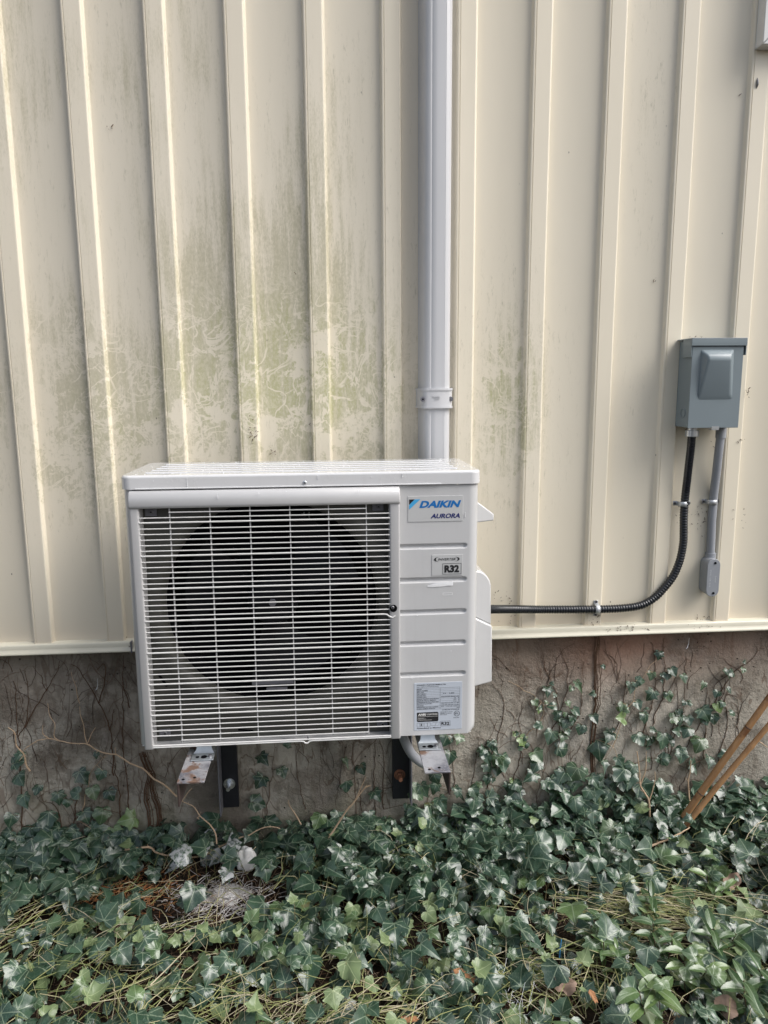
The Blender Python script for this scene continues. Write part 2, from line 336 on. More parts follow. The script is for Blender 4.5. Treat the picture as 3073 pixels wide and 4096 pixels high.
class MB:                                       # mesh builder
    def __init__(s): s.v = []; s.f = []; s.sm = []; s.wn = False
    def add(s, vs, fs, smooth=False):
        k = len(s.v); s.v += [tuple(v) for v in vs]; s.f += [tuple(i+k for i in f) for f in fs]; s.sm += [smooth]*len(fs); return s
    def box(s, x0, x1, y0, y1, z0, z1, bev=0.0, seg=2):
        if bev <= 0:
            return s.add([(x0,y0,z0),(x1,y0,z0),(x1,y1,z0),(x0,y1,z0),(x0,y0,z1),(x1,y0,z1),(x1,y1,z1),(x0,y1,z1)],
                         [(0,3,2,1),(4,5,6,7),(0,1,5,4),(1,2,6,5),(2,3,7,6),(3,0,4,7)])
        bm = bmesh.new(); bmesh.ops.create_cube(bm, size=1)
        for v in bm.verts: v.co = Vector(((x0+x1)/2+v.co.x*(x1-x0), (y0+y1)/2+v.co.y*(y1-y0), (z0+z1)/2+v.co.z*(z1-z0)))
        bmesh.ops.bevel(bm, geom=list(bm.edges), offset=bev, segments=seg, affect='EDGES', profile=0.5)
        s.bm(bm, True); s.wn = True; return s
    def bm(s, bm, smooth=False):
        bm.verts.ensure_lookup_table(); bm.verts.index_update()
        s.add([v.co for v in bm.verts], [[v.index for v in f.verts] for f in bm.faces], smooth); bm.free()
    def tube(s, pts, r, n=8, cap=True, smooth=True, flat=1.0):
        pts = [Vector(p) for p in pts]; m = len(pts); rs = r if hasattr(r, '__len__') else [r]*m
        t0 = (pts[1]-pts[0]).normalized(); up = Vector((0,0,1)) if abs(t0.z) < .9 else Vector((1,0,0))
        a = t0.cross(up).normalized(); vs = []
        for i, p in enumerate(pts):
            t = (pts[min(i+1,m-1)]-pts[max(i-1,0)]).normalized()
            a = (a - t*a.dot(t)); a = a.normalized() if a.length > 1e-6 else t.orthogonal().normalized(); b = t.cross(a)
            for j in range(n):
                an = 2*PI*j/n; vs.append(p + a*(math.cos(an)*rs[i]) + b*(math.sin(an)*rs[i]*flat))
        fs = [(i*n+j, i*n+(j+1)%n, (i+1)*n+(j+1)%n, (i+1)*n+j) for i in range(m-1) for j in range(n)]
        if cap: fs += [tuple(range(n-1,-1,-1)), tuple((m-1)*n+j for j in range(n))]
        return s.add(vs, fs, smooth)
    def cyl(s, c, axis, r, h, n=24, r2=None, bev=None):
        c = Vector(c); a = Vector(axis).normalized(); r2 = r if r2 is None else r2
        return s.tube([c, c+a*h*0.999], [r, r2], n, True, False) if n <= 8 else s.tube([c, c+a*1e-5, c+a*(h-1e-5), c+a*h], [r*0.96, r, r2, r2*0.96], n, True, True)
    def prism(s, outline, y0, y1, axis='y'):       # outline in (x,z), extruded along y
        n = len(outline); vs = [(x, y0, z) for x, z in outline]+[(x, y1, z) for x, z in outline]
        fs = [tuple(range(n)), tuple(range(2*n-1, n-1, -1))]+[(i, (i+1)%n+0, (i+1)%n+n, i+n)[::-1] for i in range(n)]
        return s.add(vs, fs)
    def extr(s, prof, x0, x1):                     # profile in (y,z) swept along x, open strip
        n = len(prof); vs = [(x0, y, z) for y, z in prof]+[(x1, y, z) for y, z in prof]
        return s.add(vs, [(i, i+1, i+1+n, i+n) for i in range(n-1)])
    def build(s, name, mat, parent=None, label=None, world=False, bevel=0.0, fix=False):
        me = bpy.data.meshes.new(name); me.from_pydata(s.v, [], s.f); me.polygons.foreach_set('use_smooth', s.sm); me.update()
        if fix and False: pass
        if fix:
            bm = bmesh.new(); bm.from_mesh(me); bmesh.ops.recalc_face_normals(bm, faces=bm.faces); bm.to_mesh(me); bm.free()
        me.set_sharp_from_angle(angle=math.radians(50))
        o = link(name, me, mat, parent, label, None, world)
        if s.wn and not bevel:
            m = o.modifiers.new('normals', 'WEIGHTED_NORMAL'); m.weight = 80; m.keep_sharp = True
        if bevel:
            b = o.modifiers.new('edge', 'BEVEL'); b.width = bevel; b.segments = 2; b.limit_method = 'ANGLE'; b.angle_limit = math.radians(40)
        return o
def smooth_pts(pts, k=6):                      # Catmull-Rom through points
    pts = [Vector(p) for p in pts]; q = [pts[0]*2-pts[1]]+pts+[pts[-1]*2-pts[-2]]; out = []
    for i in range(1, len(q)-2):
        for j in range(k):
            t = j/k; a, b, c, d = q[i-1:i+3]
            out.append(0.5*((2*b)+(c-a)*t+(2*a-5*b+4*c-d)*t*t+(3*b-a-3*c+d)*t**3))
    out.append(pts[-1]); return out
def text(body, name, mat, parent, x0, x1, z0, z1, y, shear=0.0, bold=0.0, depth=0.0, label=None):
    cu = bpy.data.curves.new('t', 'FONT'); cu.body = body; cu.shear = shear; cu.offset = bold; cu.size = 1.0; cu.resolution_u = 3
    cu.fill_mode = 'FRONT' if depth == 0 else 'BOTH'
    cu.extrude = 0.01 if depth else 0.0
    to = bpy.data.objects.new('t', cu); C.objects.link(to); bpy.context.view_layer.update()
    me = bpy.data.meshes.new_from_object(to.evaluated_get(bpy.context.evaluated_depsgraph_get()))
    bpy.data.objects.remove(to); bpy.data.curves.remove(cu)
    co = np.array([v.co[:] for v in me.vertices]); mn, mx = co.min(0), co.max(0)
    for v in me.vertices:
        a = (v.co.x-mn[0])/(mx[0]-mn[0]); b = (v.co.y-mn[1])/(mx[1]-mn[1]); c = v.co.z/0.01 if depth else 0
        v.co = Vector((x0+a*(x1-x0), y-c*depth, z0+b*(z1-z0)))
    me.name = name
    return link(name, me, mat, parent, label)
def join_text(rows, name, mat, parent, label=None):    # several short lines of print as one part
    vs, fs = [], []
    for (body, x0, x1, z0, z1, y) in rows:
        o = text(body, 'tmp', None, None, x0, x1, z0, z1, y, 0.0, 0.02); k = len(vs)
        vs += [v.co[:] for v in o.data.vertices]; fs += [tuple(i+k for i in p.vertices) for p in o.data.polygons]
        bpy.data.objects.remove(o)
    me = bpy.data.meshes.new(name); me.from_pydata(vs, [], fs); return link(name, me, mat, parent, label)

# ================================================================== SETTING
GZ = -0.655
def ground_h(x, y):
    h = 0.018*mnoise.noise(Vector((x*2.3, y*2.3, 0.3)))+0.008*mnoise.noise(Vector((x*9, y*9, 4)))
    return GZ + h + 0.05*max(0, min(1, (x-0.2)/0.8))*max(0.0, min(1, 1+(y)/0.7)) - 0.03*min(1.0, max(0, -y))
mb = MB(); xs = sorted(set([-60,-20,-8,-4]+[round(-2.4+i*0.04, 3) for i in range(121)]+[4,8,20,60])); ys = [-60,-20,-8,-4]+[round(-2.4+i*0.04, 3) for i in range(63)]
ys[-1] = 0.09
mb.add([(x, y, ground_h(x, y) if abs(x) < 3 and y > -3 else GZ-0.03) for y in ys for x in xs],
       [(j*len(xs)+i, j*len(xs)+i+1, (j+1)*len(xs)+i+1, (j+1)*len(xs)+i) for j in range(len(ys)-1) for i in range(len(xs)-1)], True)
tag(mb.build('ground', MAT['soil']), kind='structure', label='dark soil and leaf litter at the foot of the wall')

# ---- siding wall
S = 0.195; PAN = 0.0150; XW0, XW1, ZW = -3.6, 3.8, 3.0
house = thing('siding_wall', 'cream ribbed steel siding wall with green algae film above the concrete footing', 'siding wall', (0, 0, 0))
prof = []
k0, k1 = int(XW0/S)-1, int(XW1/S)+1
for k in range(k0, k1+1):
    r = k*S
    prof += [(r-0.0542, PAN), (r-0.0532, PAN-0.0006), (r-0.0502, 0.0022), (r-0.0494, 0.0008), (r-0.0480, 0.0), (r-0.0448, 0.0), (r-0.0440, 0.0016), (r-0.0428, 0.0016), (r-0.0420, 0.0), (r-0.0412, 0.0),
             (r-0.0056, 0.0), (r-0.0044, 0.0), (r-0.0028, 0.0004), (r-0.0014, 0.0014), (r-0.0005, 0.0030), (r-0.0001, 0.0045), (r+0.0018, PAN-0.0012), (r+0.0024, PAN-0.0003), (r+0.0034, PAN), (r+0.0050, PAN)]
zs = [0.004] + [0.06*i for i in range(1, 51)]
mb = MB(); n = len(prof)
mb.add([(x+0.0008*mnoise.noise(Vector((x*5, 0, z*1.5))), y+0.0009*mnoise.noise(Vector((x*7, 3, z*2.2))), z) for z in zs for x, y in prof],
       [(j*n+i, j*n+i+1, (j+1)*n+i+1, (j+1)*n+i) for j in range(len(zs)-1) for i in range(n-1)], True)
mb.build('siding', MAT['siding'], house)
mb = MB()
mb.extr([(0.024,0.0305),(-0.0035,0.0275),(-0.0062,0.0262),(-0.0075,0.0235),(-0.0080,0.0150),(-0.0085,0.0115),(-0.0125,0.0060),(-0.0145,0.0030),(-0.0145,0.0006),(-0.0125,-0.0012),(0.05,-0.0012)], XW0, XW1)
mb.sm = [True]*len(mb.sm)
t_ = mb.build('base_trim', MAT['trimp'], house, 'cream metal base trim with a folded bottom lip')
mb = MB(); xj = P(520, 2580, -.02).x
mb.box(xj, xj+0.004, -0.0158, -0.002, -0.0025, 0.0290)
mb.build('trim_joint', MAT['edge'], t_)

# ---- window whose lower corner shows at the top right
wc = P(3052, 176, -0.035)
win = thing('window', 'white framed window whose lower left corner shows at the top right of the wall', 'window', (wc.x, -0.035, wc.z))
WW, WH = 0.9, 1.1
fr = MB()
def mit(a, b, wd):
    pass
fw = 0.065
fr.prism([(0,0),(WW,0),(WW-fw,fw),(fw,fw)], 0, 0.0545); fo = fr.build('frame', MAT['white'], win, 'lower frame member', bevel=0.002, fix=True)
fr = MB(); fr.prism([(0,0.0007),(fw,fw+0.0007),(fw,WH-fw),(0,WH)], 0, 0.0545); fr.build('frame', MAT['white'], win, bevel=0.002, fix=True)
fr = MB(); fr.prism([(WW,0.0007),(WW,WH),(WW-fw,WH-fw),(WW-fw,fw)], 0, 0.0545); fr.build('frame', MAT['white'], win, bevel=0.002, fix=True)
fr = MB(); fr.prism([(0.0007,WH),(fw,WH-fw),(WW-fw,WH-fw),(WW,WH)], 0, 0.0545); fr.build('frame', MAT['white'], win, bevel=0.002, fix=True)
fr = MB(); fr.box(fw, WW-fw, 0.02, 0.026, fw, WH-fw); fr.build('glass_pane', MAT['glass'], win)

# ---- concrete foundation
FY = 0.034
mb = MB(); xs = np.linspace(XW0, XW1, 300); zz = np.linspace(-0.95, -0.001, 60)
def fdisp(x, z):
    d = 0.004*mnoise.noise(Vector((x*6, 1, z*6)))+0.0025*mnoise.noise(Vector((x*22, 5, z*22)))
    for cx, wd, am, z0 in ((P(1360,3000,FY).x, .030, .014, -0.95), (P(590,3200,FY).x, .035, .013, -0.95), (P(2370,2900,FY).x, .006, -.004, -0.95), (P(2330, 3050, FY).x, .04, .01, -0.95)):
        d += am*math.exp(-((x-cx-0.01*math.sin(z*9))/wd)**2)*max(0, min(1, (-0.12-z)/0.12)) * (1 if wd > .01 else 1)
    return FY - d
mb.add([(x, fdisp(x, z), z) for z in zz for x in xs], [(j*300+i, j*300+i+1, (j+1)*300+i+1, (j+1)*300+i) for j in range(59) for i in range(299)], True)
fnd = mb.build('foundation_wall', MAT['concrete'])
tag(fnd, 'stained rough concrete foundation wall below the cream siding', 'foundation wall')
def wall_y(x, z): return fdisp(x, z)

# ================================================================== HEAT PUMP
UX, UY, UZ, URZ = -0.6589, -0.3718, -0.1065, 0.0018
UW, UD, UH, ZL = 0.7984, 0.2817, 0.6400, 0.6075
unit = thing('heat_pump', 'white outdoor heat pump with a slatted fan grille hung on the wall', 'heat pump', (UX, UY, UZ), URZ)
RC = 0.023
# wrapped body outline (x,y) of the right-hand service panel: front -> corner -> side -> back
def arc(cx, cy, r, a0, a1, n): return [(cx+r*math.cos(math.radians(a0+(a1-a0)*i/n)), cy+r*math.sin(math.radians(a0+(a1-a0)*i/n))) for i in range(n+1)]
XD = 0.6125
grooves = [(0.4570), (0.3772), (0.3000), (0.2232), (0.1465)]
GX = 0.7640
def gdepth(x, z):
    d = 0
    for g in grooves:
        zc = g+0.0075; hh = 0.0062
        dx = max(0, x-GX); dd = math.hypot(dx, z-zc)
        # asymmetric: soft upper slope, crisp lower lip
        t = dd/hh
        if t < 1.5:
            up = 1.0-max(0, min(1, (t-0.35)/0.75)); up = up*up*(3-2*up); d = max(d, 0.0065*up)
    return d
xs_ = [XD+(GX-0.012-XD)*i/6 for i in range(7)]+[GX-0.010+0.002*i for i in range(1, 11)]
out = [(x, 0.0) for x in xs_ if x < UW-RC-0.001]+arc(UW-RC, RC, RC, -90, 0, 8)+[(UW, 0.10), (UW, 0.2), (UW, UD)]
zl = set([0.0, ZL])
for g in grooves:
    for i in range(-10, 11): zl.add(round(g+0.0075+i*0.00105, 5))
for i in range(1, 60): zl.add(round(i*0.0101, 4))
zl = sorted(z for z in zl if z <= ZL); n = len(out)
mb = MB()
def bot(x, y, z):          # rounded lower corner
    return x
vs = []
for z in zl:
    for x, y in out:
        yy = y+(gdepth(x, z) if y < 0.001 else 0.0)
        xx = x
        if z < 0.012 and x > UW-RC: 
            q = 0.012-z; xx = x-(0.012-math.sqrt(max(0, 0.012**2-q*q)))*((x-(UW-RC))/RC)
        vs.append((xx, yy, z))
mb.add(vs, [(j*n+i, j*n+i+1, (j+1)*n+i+1, (j+1)*n+i) for j in range(len(zl)-1) for i in range(n-1)], True)
mb.build('service_panel', MAT['unit'], unit)
# left side + back + bottom pan
mb = MB()
lo = [(0.0185, 0.002)]+arc(RC, RC, RC, -95, -180, 8)+[(0.0, 0.1), (0.0, UD), (0.02, UD), (UW-0.002, UD)]
lo = [(x, y) for x, y in lo]
for j, z in enumerate((0.0, 0.004, ZL)): mb.v += [(x+(0.004 if z == 0 and x < 0.02 else 0), y, z) for x, y in lo]
m_ = len(lo); mb.f = [(j*m_+i+1, j*m_+i, (j+1)*m_+i, (j+1)*m_+i+1) for j in range(2) for i in range(m_-1)]; mb.sm = [True]*len(mb.f)
mb.add([(0.006,0.004,0.0015),(UW-0.012,0.004,0.0015),(UW-0.003,UD-.001,0.0015),(0.003,UD-.001,0.0015)], [(0,3,2,1)])
mb.build('side_panel', MAT['unit'], unit)
# lid
bm = bmesh.new(); bmesh.ops.create_cube(bm, size=1)
LX0, LX1, LY0, LY1 = -0.0035, UW+0.0035, -0.0045, UD+0.002
for v in bm.verts: v.co = Vector(((LX0+LX1)/2+v.co.x*(LX1-LX0), (LY0+LY1)/2+v.co.y*(LY1-LY0), (ZL+0.0015+UH)/2+v.co.z*(UH-ZL-0.0015)))
ve = [e for e in bm.edges if abs(e.verts[0].co.z-e.verts[1].co.z) > 0.01]
bmesh.ops.bevel(bm, geom=ve, offset=0.024, segments=6, affect='EDGES', profile=0.5)
te = [e for e in bm.edges if e.verts[0].co.z > UH-1e-4 and e.verts[1].co.z > UH-1e-4]
bmesh.ops.bevel(bm, geom=te, offset=0.0065, segments=4, affect='EDGES', profile=0.5)
mb = MB(); mb.bm(bm, True); mb.wn = True
lid = mb.build('lid', MAT['unitlid_lit'], unit)
mb = MB()
for i, yy in enumerate((0.035, 0.078, 0.121, 0.164, 0.207)):
    mb.box(0.045+i*0.002, UW-0.045-i*0.002, yy, yy+0.016, UH-0.001, UH+0.0024, 0.0022, 2)
mb.build('pressed_rib', MAT['unitlid_lit'], lid)
mb = MB()                                      # folded lower lip of the lid: a step that casts the seam shadow
mb.box(0.03, UW-0.09, -0.0062, 0.0, ZL+0.0012, ZL+0.0042, 0.0008); mb.build('lower_lip', MAT['unitlid_lit'], lid)
mb = MB()
for _ in range(520):
    x = random.uniform(0.02, UW-0.02); y = random.uniform(0.01, UD-0.02); r = random.choice((0.0007, 0.001, 0.0014))
    a = random.uniform(0, PI)
    zt = UH+0.0001
    vs = [(x+r*1.4*math.cos(t), y+r*1.4*math.sin(t), zt) for t in np.linspace(0, 2*PI, 7)[:-1]]+[(x, y, zt+r*0.8)]
    mb.add(vs, [(i, (i+1)%6, 6) for i in range(6)], True)
dp = mb.build('water_drops', MAT['drops'], lid); dp['kind'] = 'stuff'
mb = MB()
for dx, z0_, n_, dz_ in ((0.143, 0.632, 6, -.004), (0.43, 0.633, 3, -.003), (0.62, 0.634, 3, -.003), (0.21, 0.598, 4, -.003), (0.765, 0.541, 4, -.003), (0.52, 0.600, 2, -.003), (0.66, 0.4620, 1, 0), (0.70, 0.461, 1, 0), (0.30, 0.6, 2, -.003), (0.55, 0.628, 1, 0), (0.07, 0.628, 1, 0), (0.36, 0.601, 1, 0), (0.655, 0.30, 1, 0), (0.735, 0.21, 1, 0), (0.642, 0.145, 1, 0)):
    for i in range(n_):
        yf = -0.0052 if z0_ > 0.61 else (-0.0190 if z0_ > 0.57 and dx < 0.6 else -0.0008); c = Vector((dx, yf, z0_+dz_*i)); rr = 0.0009
        mb.tube([c, c+Vector((0,-rr,0)), c+Vector((0,-rr*1.6,0))], [rr, rr*.8, rr*.2], 6)
dq = mb.build('water_drops', MAT['drops'], unit); dq['kind'] = 'stuff'
rows = []
xx = 0.06
for r_, zt in enumerate((0.232, 0.244, 0.256)):
    rows += [('CAUTION', 0.07, 0.125, 0, 0.007, zt), ('ATTENTION', 0.135, 0.205, 0, 0.007, zt), ('CAUTION', 0.36, 0.41, 0, 0.007, zt)][:3 if r_ == 0 else 2]
vs, fs = [], []
for (body, x0, x1, z0, z1, y) in rows:
    o = text(body, 'tmp', None, None, x0, x1, z0, z1, 0); kk = len(vs)
    vs += [(v.co.x, y+v.co.z, UH+0.0006) for v in o.data.vertices]; fs += [tuple(i+kk for i in p.vertices) for p in o.data.polygons]; bpy.data.objects.remove(o)
for y in (0.226, 0.233, 0.240, 0.247, 0.254):
    x = 0.215
    while x < UW-0.07:
        l = random.uniform(0.003, 0.012)
        if not (0.335 < x < 0.35): kk = len(vs); vs += [(x,y,UH+0.0006),(x+l,y,UH+0.0006),(x+l,y+0.0022,UH+0.0006),(x,y+0.0022,UH+0.0006)]; fs.append((kk,kk+1,kk+2,kk+3))
        x += l+random.uniform(0.0015, 0.004)
me = bpy.data.meshes.new('lettering'); me.from_pydata(vs, [], fs); link('lettering', me, MAT['inkgrey'], lid, 'faint grey warning print along the rear of the lid')
def screw(name, parent, c, r, mat=MAT['screw'], ax=(0,-1,0), h=0.003):
    mb = MB(); c = Vector(c); a = Vector(ax)
    mb.tube([c, c+a*h*0.4, c+a*h*0.8, c+a*h], [r, r, r*0.8, r*0.45], 14)
    mb2 = None
    o = mb.build(name, mat, parent)
    k_ = MB(); s_ = r*0.5; y = h+0.0002; o1 = a.orthogonal().normalized(); o2 = a.cross(o1)
    for d1, d2 in ((o1, o2), (o2, o1)):
        q = c+a*y*(1 if d1 is o1 else 1.02); w_ = r*0.12
        k_.add([q+d1*s_+d2*w_, q-d1*s_+d2*w_, q-d1*s_-d2*w_, q+d1*s_-d2*w_], [(0,1,2,3)])
    k_.build('screw_slot', MAT['dark'], o)
    return o
screw('screw', lid, (0.4012, -0.0045, 0.6185), 0.0042, MAT['zinc'])

# --- grille frame: top lip, two stiles (front resin frame standing proud of the cabinet)
FX0, FX1, FYO = 0.0155, 0.6135, -0.014
OX0, OX1, OZ1 = 0.0365, 0.5895, 0.5680
grl = MB()
lp = [(0.030,0.6064),(0.0,0.6064),(-0.0050,0.6058),(-0.0095,0.6035),(-0.0130,0.5995),(-0.0160,0.5940),(-0.0180,0.5870),(-0.0182,0.5750),(-0.0175,0.5705),(-0.0150,0.5680),(-0.0110,0.5672),(0.030,0.5672)]
nl = len(lp); xa_ = [(FX0-0.001, 0.0035), (FX0+0.0008, 0.0008), (FX0+0.0035, 0.0), (FX1-0.003, 0.0), (FX1-0.0006, 0.0008), (FX1+0.0007, 0.0035)]
grl.add([(x, y+i_*(1 if y < 0.0 else 0), z-(i_*0.8 if z > 0.59 else -i_*0.3)) for x, i_ in xa_ for y, z in lp], [(j*nl+i, j*nl+i+1, (j+1)*nl+i+1, (j+1)*nl+i) for j in range(5) for i in range(nl-1)]+[tuple(range(nl))[::-1], tuple(5*nl+i for i in range(nl))], True)
gframe = grl.build('grille_frame', MAT['frame'], unit)
mb = MB()
def stile(x0, x1, inner):
    r = 0.0045; yb = 0.030
    pr = [(x0, yb)]+[(x0+r-r*math.cos(a), FYO+r-r*math.sin(a)) for a in np.linspace(0, PI/2, 5)]+[(x1-r+r*math.sin(a), FYO+r-r*math.cos(a)) for a in np.linspace(0, PI/2, 5)]+[(x1, yb)]
    zz_ = [0.0, 0.003, OZ1+0.001]; nn = len(pr)
    mb.add([(x, y+(0.002 if z == 0 else 0), z) for z in zz_ for x, y in pr], [(j*nn+i, j*nn+i+1, (j+1)*nn+i+1, (j+1)*nn+i) for j in range(2) for i in range(nn-1)]+[tuple(range(nn))[::-1]], True)
stile(FX0, OX0, 1); mb.build('left_stile', MAT['frame'], gframe)
mb = MB(); stile(OX1, FX1, 0); mb.build('right_stile', MAT['frame'], gframe)
# horizontal rods
grid = thing_g = None
mb = MB(); rodz = []
zt = 0.5345; per = 0.07525
z = zt
rows_z = []
kk = -2
zr = []
for k in range(0, 8):
    z0 = zt-per*k
    zr.append((z0+0.0007, True))
    for j in range(1, 6):
        q = z0-0.0006-per*j/6.0
        if q > 0.006: zr.append((q, False))
zr += [(zt+0.0115, False), (zt+0.0235, False)]
zr = [(z, b) for z, b in zr if z > 0.004]
zr.append((0.0045, True))
zlow = sorted(z for z, b in zr)
JX, JZ = 0.5975, 0.3244
for z, thick in zr:
    r = 0.0021 if thick else 0.00145; y = FYO+0.003-(0.0008 if thick else 0)
    x0, x1 = OX0-0.001, OX1+0.001
    if z > zt+0.02: x0, x1 = 0.1005, 0.537
    if zlow[2] - 0.001 < z < zlow[2]+0.001: x0, x1 = 0.1005, 0.537
    if abs(z-(JZ-0.011)) < 0.0063:
        mb.tube([(x0,y,z),(x1-0.016,y,z),(x1-0.008,y,z-0.001),(x1-0.002,y-0.001,z-0.006),(x1+0.005,y-0.002,z-0.0085),(x1+0.012,y-0.002,z-0.004)], r, 8); continue
    if z < 0.006:
        zc = 0.39
        mb.tube([(x0,y,z),(zc-0.014,y,z),(zc-0.007,y,z-0.001),(zc-0.003,y-0.001,z-0.005),(zc+0.003,y-0.001,z-0.005),(zc+0.007,y,z-0.001),(zc+0.014,y,z),(x1,y,z)], r, 8); continue
    mb.tube([(x0, y, z), (x1, y, z)], r, 8)
mb.build('grille_rods', MAT['grille'], gframe)
mb = MB()
for i, x in enumerate((0.1015, 0.1895, 0.2775, 0.3660, 0.4525, 0.5375)):
    mb.box(x-0.0012, x+0.0012, FYO+0.0045, FYO+0.0115, 0.012, OZ1+0.002, 0.0005, 1)
mb.build('grille_uprights', MAT['frame'], gframe)
# jog recess round the right-hand screw
mb = MB(); mb.tube([(JX,FYO-0.0005,JZ-0.001),(JX,FYO-0.0007,JZ-0.001),(JX,FYO+0.004,JZ-0.001)], [0.0088, 0.0080, 0.0075], 24); mb.build('screw_recess', MAT['dark'], gframe)
screw('screw', gframe, (JX-0.002, FYO-0.0008, JZ+0.0015), 0.0042)
screw('screw', gframe, (0.394, FYO+0.004, 0.0125), 0.003)
# inner plate with bell-mouth
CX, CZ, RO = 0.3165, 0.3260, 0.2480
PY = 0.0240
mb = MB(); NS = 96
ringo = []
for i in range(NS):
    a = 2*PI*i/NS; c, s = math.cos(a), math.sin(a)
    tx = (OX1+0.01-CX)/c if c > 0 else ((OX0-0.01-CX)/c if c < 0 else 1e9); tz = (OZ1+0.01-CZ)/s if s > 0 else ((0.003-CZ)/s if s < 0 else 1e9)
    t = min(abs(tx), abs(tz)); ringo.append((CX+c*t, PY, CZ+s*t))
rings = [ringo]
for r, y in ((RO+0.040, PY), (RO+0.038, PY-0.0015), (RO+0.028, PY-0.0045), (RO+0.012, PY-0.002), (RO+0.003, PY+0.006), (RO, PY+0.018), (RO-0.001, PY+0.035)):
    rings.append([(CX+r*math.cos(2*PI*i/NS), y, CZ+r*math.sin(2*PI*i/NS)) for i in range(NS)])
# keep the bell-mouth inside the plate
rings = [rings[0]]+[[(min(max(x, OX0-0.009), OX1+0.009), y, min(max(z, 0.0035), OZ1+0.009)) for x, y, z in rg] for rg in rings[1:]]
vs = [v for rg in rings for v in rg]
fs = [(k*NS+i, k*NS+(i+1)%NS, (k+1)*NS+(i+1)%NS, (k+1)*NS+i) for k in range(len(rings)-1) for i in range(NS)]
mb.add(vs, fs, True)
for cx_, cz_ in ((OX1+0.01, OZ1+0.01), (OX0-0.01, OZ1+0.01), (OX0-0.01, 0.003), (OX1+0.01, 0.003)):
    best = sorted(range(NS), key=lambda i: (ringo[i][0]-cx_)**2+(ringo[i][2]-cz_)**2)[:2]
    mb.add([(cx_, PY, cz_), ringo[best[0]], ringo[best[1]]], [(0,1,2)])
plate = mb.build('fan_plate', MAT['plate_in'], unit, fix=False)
mb = MB()                                      # dark slots in the plate
def slot(x, z, l, a, wd=0.006):
    mb = MB()
    c, s = math.cos(a), math.sin(a); y = PY-0.0012
    p = [(x+c*u-s*v, y, z+s*u+c*v) for u, v in ((-l/2,-wd/2),(l/2,-wd/2),(l/2,wd/2),(-l/2,wd/2))]
    mb.add(p, [(0,1,2,3)]); mb.build('plate_slot', MAT['dark'], plate)
slot(0.1165, 0.4985, 0.040, math.radians(42)); slot(0.5200, 0.4985, 0.050, math.radians(-48)); slot(0.058, 0.155, 0.036, math.radians(-60)); slot(0.066, 0.0535, 0.017, 0, 0.005); slot(0.530, 0.0580, 0.017, 0, 0.006); slot(0.245, 0.021, 0.036, math.radians(-8), 0.005)
for x, z in ((0.0545, 0.5545), (0.566, 0.5565), (0.0560, 0.0235), (0.572, 0.0235)):
    mb = MB(); mb.box(x-0.013, x+0.013, PY-0.003, PY-0.0005, z-0.010, z+0.010, 0.0012); tb_ = mb.build('screw_boss', MAT['edge'], plate)
    screw('screw', tb_, (x+0.001, PY-0.003, z), 0.0048)
# shroud tunnel, coil behind, fan
mb = MB(); rs = [(RO-0.001, PY+0.035), (RO-0.001, 0.14), (0.0, 0.1401)]
vs = [(CX+r*math.cos(2*PI*i/48), y, CZ+r*math.sin(2*PI*i/48)) for r, y in rs for i in range(48)]
mb.add(vs, [(k*48+i, k*48+(i+1)%48, (k+1)*48+(i+1)%48, (k+1)*48+i) for k in range(2) for i in range(48)], True)
mb.build('shroud', MAT['dark'], unit)
fan = MB()
fan.tube([(CX,0.058,CZ),(CX,0.060,CZ),(CX,0.075,CZ),(CX,0.125,CZ)], [0.040, 0.052, 0.060, 0.060], 32)
fo = fan.build('fan', MAT['fan'], unit)
for b in range(3):
    a0 = b*2*PI/3+0.5; bl = MB(); vs = []
    for i in range(9):
        r = 0.055+(0.212-0.055)*i/8
        for j in range(13):
            t = j/12; wdt = 0.75+0.45*(i/8); a = a0+(t-0.5)*wdt+0.35*(i/8)
            vs.append((CX+r*math.cos(a), 0.062+0.055*t+0.006*math.sin(t*PI), CZ+r*math.sin(a)))
    bl.add(vs, [(i*13+j, i*13+j+1, (i+1)*13+j+1, (i+1)*13+j) for i in range(8) for j in range(12)], True); bl.build('blade', MAT['fan'], fo)
nb = MB(); nb.cyl((CX, 0.0575, CZ), (0,-1,0), 0.009, 0.010, 6); nb.build('hub_nut', MAT['edge'], fo)
mb = MB(); mb.box(0.392, 0.396, 0.118, 0.126, 0.33, 0.53); mb.box(0.404, 0.408, 0.118, 0.126, 0.36, 0.53); mb.build('motor_strut', MAT['screw'], unit)
mb = MB(); mb.box(0.26, 0.36, 0.06, 0.064, 0.118, 0.128, 0.001, 1); mb.box(0.295, 0.345, 0.045, 0.055, 0.107, 0.114, 0.001, 1); mb.build('motor_bracket', MAT['edge'], unit)

# --- labels
lb = MB(); lb.box(0.6330, 0.7600, -0.0012, 0.0005, 0.5225, 0.5820, 0.0005, 1); bp = lb.build('brand_plate', MAT['lab'], unit, 'silver brand plate with a blue logo')
def quad(name, pts, y, mat, par, lab=None):
    m_ = MB(); m_.add([(x, y, z) for x, z in pts], [tuple(range(len(pts)))]); return m_.build(name, mat, par, lab)
y1, y2 = -0.0016, -0.0017
lx, lz = 0.6360, 0.5750
quad('logo', [(lx, lz-0.0235), (lx, lz-0.0125), (lx+0.0128, lz), (lx+0.0255, lz)], y1, MAT['lblue'], bp, 'light blue corner stripe of the logo')
quad('logo', [(lx, lz-0.0122), (lx, lz), (lx+0.0125, lz)], y2, MAT['ink'], bp, 'black corner triangle of the logo')
text('DAIKIN', 'lettering', MAT['blue'], bp, 0.6590, 0.7555, 0.5550, 0.5712, y1, 0.28, 0.045)
text('AURORA', 'lettering', plain('logo_navy', (0.006, 0.012, 0.12), 0.5), bp, 0.6850, 0.7530, 0.5300, 0.5410, y1, 0.25, 0.035)
